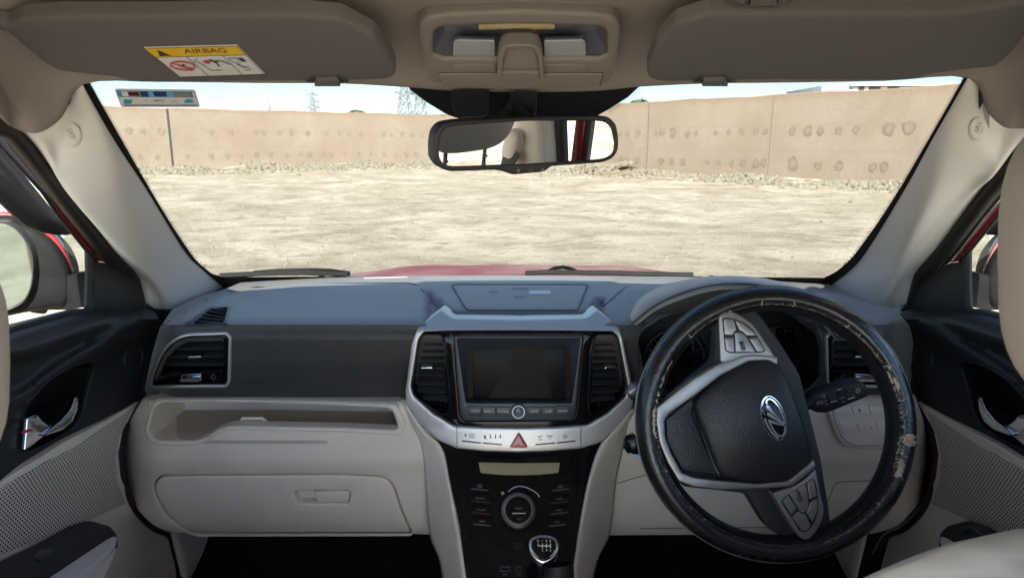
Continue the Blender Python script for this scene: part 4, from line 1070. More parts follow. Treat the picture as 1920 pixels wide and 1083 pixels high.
for cx, cy, rr in ((1262, 672, .058), (1466, 668, .062)):
    c = PY(1.20)(cx, cy); m = MB(); m.lathe(c, (0, -1, .1), [(rr, 0), (rr, .008), (rr*.94, .010), (rr*.92, .002)], 48); gg = m.build('gauge_ring', M['slate'], ic)
    m = MB(); m.lathe(c, (0, -1, .1), [(rr*.92, .001), (0, .001)], 40); m.build('dial_face', M['gloss'], ic)
    m = MB()
    for i in range(25):
        a = R_(225-270*i/24); u = V((math.cos(a), -.1*math.sin(a)*-0, math.sin(a))); w = .0016 if i % 3 == 0 else .0008
        p0, p1 = c+u*rr*.78+V((0, -.004, 0)), c+u*rr*(.88)+V((0, -.004, 0)); m.tube([p0, p1], w*.5, 4)
    m.build('dial_marks', M['dim'], ic)
mb = MB(); mb.plate(rnd([(1296, 690), (1300, 620), (1360, 610), (1364, 690)], 4), PY(1.20), 1.5, .005); mb.build('trip_screen', M['screen'], ic)
# ================================================================= CENTRE CONSOLE
con = thing('centre_console', 'narrow black centre console with beige flanks, climate knob and lit looking amber display', 'console', (0, .95, FL))
con['label'] = 'narrow gloss black centre console with beige flanks and climate controls below the screen'
Yc = tab([(820, 1.066), (850, 1.052), (900, 1.020), (1000, .964), (1083, .918), (1150, .88), (1400, .78)])
cP_ = PY(lambda x, y: Yc(y))
co_ = [(818, 824), (826, 838), (839, 900), (859, 1004), (870, 1083), (880, 1180), (1070, 1180), (1077, 1083), (1087, 1038), (1106, 900), (1126, 832), (1130, 824)]
mb = MB(); mb.plate(dens(rnd(co_, 3), 9), cP_, 2, .02, None, res=30); mb.build('gloss_panel', M['gloss'], con)
ip = [(860, 845), (905, 850), (972, 853), (1035, 850), (1087, 845), (1083, 920), (1068, 1020), (1058, 1120), (886, 1120), (876, 1020), (864, 920)]
mb = MB(); mb.plate(dens(rnd(ip, 2), 7), toward(cP_, .004), 1.5, .004, None, res=20); cp = mb.build('climate_panel', M['gloss'], con)
def T(d): return toward(cP_, .004+d)
mb = MB(); mb.plate(dens(rnd([(897, 866.5), (972, 868), (1050, 867), (1047, 886), (1010, 889.5), (972, 890.5), (935, 889.5), (901, 886)], 2), 5), T(.0008), .6, .0006); mb.build('display', M['lcd'], cp)
# dial
c = T(.001)(972, 958.5); n = (T(0)(960, 958)-T(0)(984, 958)).cross(T(0)(972, 948)-T(0)(972, 970)); n = n if n.dot(CAM-c) > 0 else -n; n.normalize(); n = (n*.75+(CAM-c).normalized()*.25).normalized()
mb = MB(); mb.lathe(c, n, [(.0285, -.006), (.0285, .012), (.0280, .014)], 60); kd = mb.build('climate_dial', M['black'], con)
MB().lathe(c, n, [(.0278, .012), (.0272, .0165), (.0225, .0205), (.0213, .0205), (.0208, .018)], 60).build('dial_ring', M['satin'], kd)
MB().lathe(c, n, [(.0210, .016), (.0206, .0198), (0, .0208)], 50).build('dial_face', M['gloss'], kd)
mb = MB()
for i in range(90):
    a = 2*math.pi*i/90; u = V((1, 0, 0)); w = n.cross(u).normalized(); u = w.cross(n)
    d = u*math.cos(a)+w*math.sin(a); mb.tube([c+d*.0286+n*.002, c+d*.0286+n*.012], .0005, 4)
mb.build('knurling', M['black'], kd)
Pd = PP(c+n*.0212, n); mb = MB(); text_mb(mb, 'AUTO', 973, 952.5, 5.2, Pd); text_mb(mb, 'A/C', 973, 972, 5, Pd); mb.build('lettering', M['dim'], kd)
mb = MB(); ribbon(mb, [(960.5, 961.5), (985.5, 961.5)], 1.6, Pd); mb.build('dial_mark', M['ink'], kd)
mb = MB(); ribbon(mb, cr([(953, 921), (962, 914), (973, 911), (985, 912.5), (997, 918), (1005, 923), (1011, 929.5)], 4), 1.5, T(.0008)); mb.flat([(1009, 930), (1012, 928), (1011.5, 931.5)], T(.0008))
for a in range(0, 360, 90): mb.flat(ell(942.6+2*math.cos(R_(a+20)), 924+2*math.sin(R_(a+20)), 1.7, .8, a+20, 8), T(.0008))
mb.build('fan_scale', M['ink'], cp)
# control buttons, four each side
for side, rows in ((-1, [(899.5, 911, None), (900.6, 933.5, 'MEMORY'), (902, 955, 'ON/OFF'), (904, 977, 'TEMP')]), (1, [(1050.6, 911.5, None), (1049.4, 934.5, 'DUAL'), (1047.7, 955.5, 'MODE'), (1044.6, 978, 'TEMP')])):
    for i, (x, y, tx) in enumerate(rows):
        m = MB(); s = side*-1
        m.plate(rnd([(x-18, y-8), (x+18, y-8), (x+18, y+9+s*2), (x-18, y+9-s*2)], 1.5), T(.0018), 1.2, .003); kb = m.build('control_button', M['gloss'], con)
        m = MB(); Tt = T(.0026)
        if tx: text_mb(m, tx, x, y, 4.6, Tt, s*3)
        elif side < 0:
            ribbon(m, [(x-4, y-3), (x+4, y-3), (x+4.5, y+1), (x-4.5, y+1), (x-4, y-3)], .8, Tt)
            for q in (-2, 0, 2): ribbon(m, [(x+q, y-1), (x+q+.6, y+1), (x+q, y+3)], .7, Tt)
        else:
            ribbon(m, [(x-5, y+2), (x-5, y), (x-2, y-2), (x+4, y-2.5), (x+5, y+2), (x-5, y+2)], .8, Tt); ribbon(m, [(x-1, y), (x+2, y)], .7, Tt)
        m.build('legend', M['dim'], kb)
        m = MB(); ribbon(m, [(x-16, y+6-s*1.6), (x+16, y+6+s*1.6)], 1.1, Tt); m.build('status_line', M['brown'] if (side < 0 and i in (1, 2)) or (side > 0 and i == 1) else M['dim'], kb)
mb = MB()
for i in range(4): ribbon(mb, [(962, 1018+i*3), (982, 1018+i*3)], .8, T(.0006))
mb.build('louvre_marks', M['black'], cp)
mb = MB(); mb.plate(rnd([(938, 1062), (957, 1061), (957, 1071), (938, 1072)], 2), T(.002), 1, .002, None, [rnd([(940, 1064), (955, 1063.5), (955, 1069), (940, 1069.5)], 1)]); up = mb.build('usb_port', M['slate'], cp)
mb = MB(); mb.plate(ell(972.5, 1067, 6, 6, 0, 24), T(.002), 1, .002, None, [ell(972.5, 1067, 4.2, 4.2, 0, 20)]); mb.build('aux_socket', M['slate'], cp)
mb = MB(); text_mb(mb, 'AUX', 972.5, 1076, 4, T(.0008)); ribbon(mb, [(943, 1076), (951, 1076)], 1, T(.0008)); mb.build('port_lettering', M['dim'], cp)
# flanks
def flank(rows): 
    mb = MB(); mb.patch([[PY(Y)(x, y) for x, y, Y in r] for r in rows], 6, 6); return mb.build('flank', M['trim'], con, ang=70, solid=.006)
flank([[(752, 749, 1.112), (760, 753, 1.090), (764, 757, 1.085), (772, 760, 1.10)], [(768, 790, 1.100), (780, 793, 1.078), (795, 805, 1.068), (810, 815, 1.09)], [(790, 835, 1.092), (808, 838, 1.068), (826, 838, 1.056), (834, 836, 1.075)], [(797, 900, 1.092), (822, 900, 1.045), (839.5, 900, 1.016), (846, 900, 1.03)],
       [(800, 960, 1.085), (832, 955, 1.02), (851, 955, .984), (857, 955, 1.0)], [(806, 1006, 1.075), (842, 1004, .99), (860, 1004, .958), (866, 1004, .97)], [(822, 1045, 1.03), (850, 1045, .962), (866, 1045, .936), (872, 1045, .95)], [(829, 1083, 1.00), (856, 1083, .938), (871, 1083, .914), (877, 1083, .925)], [(838, 1160, .95), (866, 1160, .89), (882, 1160, .87), (886, 1160, .88)]])
flank([[(1174, 762, 1.10), (1183, 770, 1.080), (1192, 767, 1.090), (1202, 760, 1.118)], [(1136, 815, 1.09), (1152, 806, 1.066), (1166, 798, 1.075), (1182, 792, 1.105)], [(1118, 836, 1.075), (1128, 836, 1.054), (1146, 838, 1.066), (1170, 836, 1.096)], [(1100, 900, 1.03), (1107, 900, 1.014), (1126, 900, 1.04), (1156, 900, 1.095)],
       [(1089, 955, 1.0), (1096, 955, .982), (1116, 955, 1.015), (1150, 960, 1.09)], [(1081, 1004, .97), (1087.5, 1004, .956), (1108, 1004, .988), (1142, 1006, 1.078)], [(1076, 1045, .95), (1081, 1045, .934), (1098, 1045, .96), (1124, 1042, 1.03)], [(1071, 1083, .925), (1076.5, 1083, .912), (1090, 1083, .936), (1113, 1083, 1.0)], [(1060, 1160, .88), (1066, 1160, .868), (1080, 1160, .888), (1104, 1160, .95)]])
# ---------- gear lever
gl_ = thing('gear_lever', 'gear knob with chrome rim and six speed shift pattern standing before the console', 'gear lever', (.045, .80, FL+.15))
kc = PY(.845)(1019.5, 1028); kn = (CAM-kc).normalized(); kn = (kn*.8+V((0, 0, 1))*.35+V((0, -1, 0))*.1).normalized()
Pk = PP(kc, kn)
ol = crl([(991, 1021), (995, 1008.5), (1007, 1002.5), (1020, 1001.5), (1033, 1003), (1044, 1009.5), (1048, 1023), (1045, 1038), (1036, 1050), (1020, 1056.5), (1005, 1051), (994.5, 1038)], 4)
mb = MB(); mb.plate(ol, Pk, 5, .02, -kn); mb.plate(inset(ol, 4), lambda x, y: Pk(x, y)-kn*.012, 0, .03, -kn); mb.build('knob_rim', M['chrome'], gl_)
mb = MB(); il = inset(ol, 4.5); mb.plate(il, lambda x, y: Pk(x, y)+kn*.0012, 4, .004, -kn); mb.build('knob_cap', M['gloss'], gl_)
mb = MB(); Tk = lambda x, y: Pk(x, y)+kn*.0018
for s, x in zip('R135', (1009, 1016.6, 1024.4, 1031.7)): text_mb(mb, s, x, 1014, 6.6, Tk)
for s, x in zip('246', (1017, 1024.6, 1032)): text_mb(mb, s, x, 1031.5, 6.6, Tk)
ribbon(mb, [(1009, 1023), (1032, 1023)], 1.7, Tk)
for x, a, b in ((1009, 1018.5, 1023.5), (1017, 1018.5, 1027.5), (1024.5, 1018.5, 1027.5), (1032, 1018.5, 1027.5)): ribbon(mb, [(x, a), (x, b)], 1.6, Tk)
ribbon(mb, [(997, 1030), (1004, 1040), (1010, 1046)], 1.2, Tk); ribbon(mb, [(1042, 1030), (1036, 1039), (1031, 1044)], 1.2, Tk); mb.build('shift_pattern', M['ink'], gl_)
mb = MB(); mb.tube([kc-kn*.03, kc-kn*.06+V((0, .01, -.05)), V((.05, .82, FL+.35)), V((.05, .83, FL+.12))], [.016, .013, .02, .04], 14); mb.build('gaiter', M['leather'], gl_)
# floor tunnel under the console
mb = MB(); mb.patch([[V((x, y, FL+z)) for x, z in ((-.14, 0), (-.11, .14), (0, .17), (.11, .14), (.14, 0))] for y in (.1, .5, .9, 1.3)], 4, 4); mb.build('tunnel', M['carpet'], con, solid=.005)
# ================================================================= STEERING WHEEL (turned about a quarter clockwise)
tau, psi = R_(17), R_(-5)
wn = V((math.sin(psi)*math.cos(tau), -math.cos(psi)*math.cos(tau), math.sin(tau))).normalized()
WC = CAM+ray(1450, 791)*.92
we1 = V((0, 0, 1)).cross(wn).normalized(); we2 = wn.cross(we1).normalized()
if we1.x < 0: we1 = -we1
if we2.z < 0: we2 = -we2
RM, RT_, RA = .1712, .0168, 1.45
swh = thing('steering_wheel', 'black leather steering wheel turned sideways, its laced cover worn and torn to the foam', 'steering wheel', WC)
def TP(th, ph, lift=0.0):       # th: angle round the wheel as seen (0 = right, 90 = top), ph: round the tube, 0 = viewer, 90 = outward
    a = R_(th); rd = we1*math.cos(a)+we2*math.sin(a)
    q = R_(ph); return WC+rd*(RM+(RT_+lift)*math.sin(q))+wn*((RT_*RA+lift)*math.cos(q)-.006)
mb = MB(); rows = []
rg = random.Random(5)
for i in range(181):
    th = 2*i
    rows.append([TP(th, p, .0003*math.sin(R_(th)*9+p*.02)) for p in range(0, 360, 12)])
mb.loft(rows, True); rim = mb.build('rim', M['cover'], swh, ang=70)
# perforated inner lining band of the cover
mb = MB(); rows = []
for i in range(181): rows.append([TP(2*i, p, .0009) for p in range(-125, -37, 8)])
mb.loft(rows); mb.build('inner_lining', M['leather'], rim)
# shiny outer piping at the cover edge
mb = MB(); mb.tube([TP(2*i, 78, .0006) for i in range(180)], .0011, 6, True); mb.build('edge_piping', M['satin'], rim)
# laced seam: a ridge of stitches following the inner front edge
mb = MB()
for i in range(0, 360*3):
    th = i/3
    j = rg.uniform(-3, 3)
    if rg.random() < .62: mb.tube([TP(th, -38+j, .0010), TP(th+.25, -30+j+rg.uniform(-4, 4), .0016), TP(th+.3, -24+j, .0008)], .0006, 4)
mb.build('laced_seam', M['leather'], rim)
def ragged(th0, th1, p0, p1, seed, w=1.0, dth=.8, gap=.0):
    g = random.Random(seed); m = MB(); rows = []; th = th0
    n = int(abs(th1-th0)/dth)
    for i in range(n+1):
        t = i/n; th = lerp(th0, th1, t); e = math.sin(math.pi*t)**.35 if 0 < t < 1 else .05
        mid = lerp(p0, p1, .5)+g.uniform(-2, 2); h = (p1-p0)*.5*w*e
        a, b = mid-h*(.7+g.uniform(-.3, .55)), mid+h*(.7+g.uniform(-.3, .55))
        rows.append([TP(th+g.uniform(-.2, .2), lerp(a, b, q/4), (.0012+g.uniform(-.0002, .0006)) if 0 < q < 4 else .0004) for q in range(5)])
    m.loft(rows); return m
# torn foam: thin slit on the right and left, big hole low on the right
for (a, b, p0, p1, sd, w) in ((62, 3, -35, -26, 1, 1.2), (150, 200, -40, -27, 2, 1.3), (174, 188, -36, -14, 3, 1.0), (98, 64, -34, -27, 4, 1.0), (118, 136, -37, -29, 9, 1.1), (24, 17, -30, -8, 11, 1.0), (30, 27, -30, -6, 12, 1.0)):
    ragged(a, b, p0, p1, sd, w).build('torn_edge', M['foam'], rim)
m = ragged(-2, -22, -42, -20, 5, 1.1, .6); m2 = ragged(-2.2, -8.0, -38, 34, 6, .95, .5)
m.build('torn_foam', M['foam'], rim); m2.build('torn_foam', M['foam'], rim)
ragged(-14, -23, -46, 4, 7, 1.0, .5).build('torn_foam', M['foam'], rim)
for_threads = 0                 # nicks with frayed threads across the rim
for th, ln, p in ((97, 30, -35), (82, 22, -35), (30, 34, -34), (36, 14, -34), (22, 20, -32), (13, 26, -32), (7, 30, -32), (48, 16, -33), (55, 18, -33), (135, 22, -36), (160, 16, -36), (168, 18, -36), (183, 22, -36), (-12, 24, -26), (-3, 70, -30), (-22, 34, -20), (-38, 14, -30), (205, 12, -34), (112, 18, -36)):
    mb = MB(); mb.tube([TP(th, p, .0012), TP(th+rg.uniform(-.8, .8), p+ln*.5, .0022), TP(th+rg.uniform(-1.5, 1.5), p+ln, .0008)], [.0010, .0008, .0003], 5); mb.build('frayed_thread', M['foam'], rim)
M['scuff'] = mat('scuffed_leather', (.10, .095, .09), .5, grain=('noise', 300, .8, .001), dirt=((.30, .28, .26), .7, 150))
for k_, (a, b, p0, p1) in enumerate(((118, 62, -38, -26), (-28, -70, -30, -16), (-75, -150, -38, -30), (198, 232, -38, -28))):
    ragged(a, b, p0, p1, 20+k_, .8, .7).build('scuffed_patch', M['scuff'], rim)
# ---- spokes and hub, laid out on the wheel plane
def WP(off=0.0): return PP(WC+wn*off, wn)
wpush = -wn
Z1 = lambda l: [(1320+x/6.769, 560+y/6.769) for x, y in l]
Z2 = lambda l: [(1420+x/6.771, 860+y/6.771) for x, y in l]
Z3 = lambda l: [(1400+x/9.02, 720+y/9.02) for x, y in l]
# dark back shell
sh = [(1226, 770), (1300, 706), (1338, 676), (1346, 600), (1375, 572), (1420, 582), (1462, 640), (1500, 700), (1540, 860), (1556, 960), (1560, 1015), (1500, 1025), (1440, 990), (1400, 925), (1280, 912), (1250, 870), (1234, 815)]
mb = MB(); mb.plate(dens(rnd(sh, 12), 8), WP(-.006), 5, .03, wpush, res=26, back=True); shell = mb.build('hub_shell', M['black'], swh)
mb = MB(); mb.plate(rnd([(1247, 786), (1302, 742), (1298, 776), (1322, 835), (1350, 892), (1280, 883), (1250, 830)], 6), WP(.0), 3, .004, wpush); mb.build('hub_infill', M['leather'], shell)
mb = MB(); ribbon(mb, cr([(1302, 757), (1307, 780), (1316, 808), (1328, 842), (1341, 876), (1348, 889)], 5), 1.8, WP(.0075)); mb.build('trim_line', M['satin'], shell)
# pad
padl = crl([(1303, 752), (1340, 715), (1380, 688), (1420, 672), (1448, 673), (1468, 690), (1486, 730), (1504, 778), (1518, 825), (1525, 862), (1514, 884), (1482, 900), (1440, 906), (1400, 905), (1354, 893), (1336, 858), (1320, 815), (1307, 780)], 3)
def bulge(x, y):
    r = min(1.0, math.hypot((x-1420)/120, (y-790)/128)); return .012+.022*(1-r*r)
def padP(x, y):
    return WP(bulge(x, y))(x, y)
mb = MB(); mb.plate(dens(padl, 6), padP, 9, .03, wpush, res=9); hp = mb.build('airbag_pad', M['leather'], swh, ang=60)
mb = MB(); text_mb(mb, 'AIRBAG', 1383, 800, 11, toward(padP, .0006), 72, 1.1, skew=.2); mb.build('airbag_lettering', M['black'], hp)
# silver frame
fr = [(1459, 669), (1440, 663), (1395, 662), (1345, 682), (1300, 709), (1260, 739), (1226, 767), (1229, 790), (1236, 830), (1252, 868), (1273, 902), (1300, 912), (1345, 918), (1429, 916), (1485, 912), (1531, 875), (1527, 860), (1520, 867), (1478, 901), (1420, 906), (1354, 901), (1300, 894), (1278, 885), (1259, 850), (1248, 820), (1246, 790), (1254, 776), (1307, 739), (1352, 704), (1405, 677), (1440, 676), (1458, 685)]
mb = MB(); mb.plate(dens(rnd(fr, 4), 5), lambda x, y: WP(.012+.004*sm(1240, 1340, x))(x, y), 3.2, .016, wpush); mb.build('spoke_frame', M['satin'], swh)
for outl, bed, btns, roll, holep in (
    (Z1([(186, 215), (240, 165), (300, 150), (400, 170), (500, 230), (620, 320), (700, 430), (830, 620), (905, 745), (800, 733), (600, 722), (480, 742), (330, 802), (240, 812), (208, 790), (190, 400)]),
     Z1([(232, 250), (290, 232), (400, 257), (520, 307), (622, 390), (683, 480), (775, 640), (767, 672), (730, 683), (320, 688), (267, 650)]),
     [Z1([(250, 258), (290, 250), (378, 262), (413, 400), (380, 418), (368, 458), (262, 456)]), Z1([(395, 270), (500, 314), (610, 397), (664, 466), (545, 466), (500, 420), (455, 403)]), Z1([(266, 492), (374, 492), (388, 676), (320, 676), (280, 645)]),
      Z1([(390, 425), (440, 417), (500, 440), (545, 490), (660, 676), (402, 676)]), Z1([(572, 500), (675, 490), (760, 640), (752, 668), (680, 676)])],
     Z1([(452, 540), (505, 540), (535, 648), (485, 652)]), None),
    (Z2([(190, 430), (300, 395), (470, 342), (620, 242), (710, 160), (738, 120), (770, 250), (800, 420), (847, 600), (850, 680), (822, 780), (780, 880), (720, 960), (660, 1015), (600, 1025), (530, 990), (440, 860), (330, 680)]),
     Z2([(303, 530), (340, 490), (500, 388), (640, 288), (690, 247), (732, 272), (752, 340), (773, 470), (778, 640), (742, 765), (692, 853), (640, 914), (580, 928), (528, 902), (438, 742), (338, 602)]),
     [Z2([(322, 530), (395, 462), (500, 628), (440, 705)]), Z2([(412, 448), (615, 308), (638, 420), (653, 560), (648, 620), (590, 688), (550, 668)]), Z2([(637, 302), (690, 258), (722, 282), (758, 465), (667, 510)]), Z2([(672, 552), (766, 490), (768, 640), (706, 795), (622, 678), (655, 620)]), Z2([(447, 732), (520, 657), (580, 703), (608, 692), (678, 840), (640, 900), (572, 912)])],
     Z2([(497, 412), (532, 398), (580, 520), (540, 553)]), None)):
    mb = MB(); mb.plate(dens(rnd(outl, 3), 5), WP(.017), 2.6, .022, wpush); sp_ = mb.build('spoke_trim', M['satin'], swh)
    mb = MB(); mb.plate(dens(rnd(bed, 2), 4), WP(.0178), .5, .001, wpush); mb.build('button_bed', M['void'], sp_)
    for b_ in btns:
        mb = MB(); mb.plate(dens(rnd(b_, 2), 3), WP(.0195), 1.1, .002, wpush); mb.build('wheel_button', M['satin'], sp_)
    mb = MB(); mb.plate(rnd(roll, 1.5), WP(.0235), 1.6, .005, wpush); mb.build('scroll_roller', M['slate'], sp_)
sp_marks = MB(); Tm = WP(.0198)
for x, y in (Z1([(328, 355)])[0], Z1([(512, 360)])[0], Z2([(412, 575)])[0], Z2([(700, 385)])[0], Z2([(712, 680)])[0], Z2([(590, 590)])[0]):
    ribbon(sp_marks, [(x-2.5, y+2), (x-1, y-2), (x+2, y-1.5), (x+2.5, y+2)], 1, Tm); sp_marks.flat(ell(x, y, 1.2, 1.2, 0, 8), Tm)
for (x, y) in (Z1([(335, 570)])[0], Z1([(685, 585)])[0], Z1([(455, 480)])[0]): ribbon(sp_marks, ell(x, y, 2.2, 2.8, 0, 10, -120, 120), 1, Tm)
sp_marks.build('button_symbols', M['grey'], swh)
# cover wrap where the lower and upper spoke meet the rim (perforated leather)
# emblem
eP = lambda d: (lambda x, y: WP(bulge(1450, 783)+.002+d)(x, y))
el = ell(1450.5, 783.2, 22.5, 43.5, -17, 48)
mb = MB(); mb.plate(el, eP(0), 2, .012, wpush); em = mb.build('emblem', M['gloss'], swh)
mb = MB()
def rib(pts, w): ribbon(mb, [tuple(p) for p in cr(Z3(pts), 5)], w, eP(.0012), 3)
rib([(345, 330), (332, 295), (365, 252), (420, 255), (495, 320), (575, 440), (625, 570), (640, 680)], 2.6)
rib([(370, 600), (430, 730), (490, 820), (550, 868), (605, 868), (645, 800), (652, 710)], 3.0)
rib([(268, 360), (280, 290), (318, 238), (350, 222)], 1.4); rib([(270, 430), (285, 490), (320, 515)], 1.3)
rib([(305, 575), (345, 680), (430, 820), (540, 915)], 4.2)
for l in ([(338, 342), (385, 375), (520, 545), (642, 672), (628, 686), (470, 520), (330, 400)], [(352, 476), (395, 482), (520, 580), (640, 692), (622, 694), (480, 600), (345, 522)], [(350, 590), (405, 600), (640, 700), (520, 682), (420, 656)]): mb.flat(Z3(l), eP(.0014))
q = inset(el, 1); ribbon(mb, q+q[:1], 1.0, eP(.0008), 4)
mb.build('emblem_marks', M['chrome'], em)
# column and stalks
mb = MB(); cd = V((0, .95, -.30)).normalized(); c0 = WC-wn*.03
mb.tube([c0, c0+cd*.06, c0+cd*.20, c0+cd*.38], [.055, .068, .072, .075], 24, flat=1.1); tagc = mb.build('steering_column', M['black'], swh)
sk = thing('lamp_stalk', 'black lighting stalk with white symbols reaching out behind the right of the wheel', 'stalk', PY(1.0)(1500, 765))
def SP(Y0, Y1): return PY(lambda x, y: lerp(Y0, Y1, (x-1490)/145))
P = SP(1.0, .985)
ol = rnd([(1486, 757), (1516, 750), (1527, 738), (1545, 731), (1608, 715), (1624, 719), (1634, 738), (1632, 744), (1560, 774), (1545, 776.5), (1530, 775), (1524, 770), (1488, 778)], [2, 6, 6, 10, 8, 8, 6, 6, 10, 6, 6, 4, 2])
mb = MB(); mb.plate(dens(ol, 4), P, 9, .012, (0, 1, 0), res=8); mb.build('lever', M['black'], sk)
mb = MB(); mb.plate(rnd([(1551, 736), (1566, 733), (1572, 752), (1555, 756)], 2), toward(P, .0012), 1.5, .004); mb.plate(rnd([(1584, 727), (1598, 724), (1604, 744), (1589, 748)], 2), toward(P, .0012), 1.5, .004); mb.build('twist_ring', M['slate'], sk)
mb = MB(); T2 = toward(P, .0012)
ribbon(mb, [(1531, 756), (1534, 752), (1534, 754), (1540, 752.5), (1540, 750.5), (1544, 753.5), (1541, 756.5), (1540.5, 755), (1535, 756.5), (1535, 758.5), (1531, 756)], .8, T2)
ribbon(mb, ell(1608.5, 732, 2.6, 2.6, 0, 14)+[(1611, 732)], .8, T2)
for a in range(0, 360, 45): ribbon(mb, [(1608.5+3.8*math.cos(R_(a)), 732+3.8*math.sin(R_(a))), (1608.5+5.6*math.cos(R_(a)), 732+5.6*math.sin(R_(a)))], .8, T2)
ribbon(mb, ell(1544, 743, 2.6, 2.6, 0, 12, -90, 90), .8, T2); ribbon(mb, [(1540, 741), (1543, 742)], .7, T2); ribbon(mb, [(1540, 744), (1543, 744)], .7, T2); ribbon(mb, [(1546, 751), (1549, 750), (1549, 753), (1546, 753)], .7, T2)
ribbon(mb, [(1569, 731.5), (1573, 729.5), (1578, 728.5)], 1.2, T2); text_mb(mb, 'AUTO', 1579.5, 745.5, 3.8, T2, -12); text_mb(mb, 'OFF', 1550, 757.5, 3.6, T2, -12); text_mb(mb, 'OFF', 1582, 753, 3.2, T2, -12); ribbon(mb, [(1557, 753.5), (1570, 750.5)], 1.4, toward(P, .003)); ribbon(mb, [(1590, 748), (1603, 744)], 1.8, toward(P, .003))
mb.build('symbols', M['ink'], sk)
sl_ = thing('wiper_stalk', 'short stalk tip with silver end showing left of the steering wheel', 'stalk', PY(1.0)(1200, 740))
mb = MB(); mb.tube([PY(1.02)(1250, 745), PY(1.0)(1210, 738), PY(.985)(1190, 734), PY(.98)(1180, 735)], [.010, .012, .011, .006], 14, flat=1.3); mb.build('lever', M['black'], sl_)
mb = MB(); mb.tube([PY(.984)(1193, 731), PY(.979)(1185, 732), PY(.976)(1177, 736)], [.0118, .0105, .004], 14, flat=1.1); mb.build('silver_tip', M['satin'], sl_)
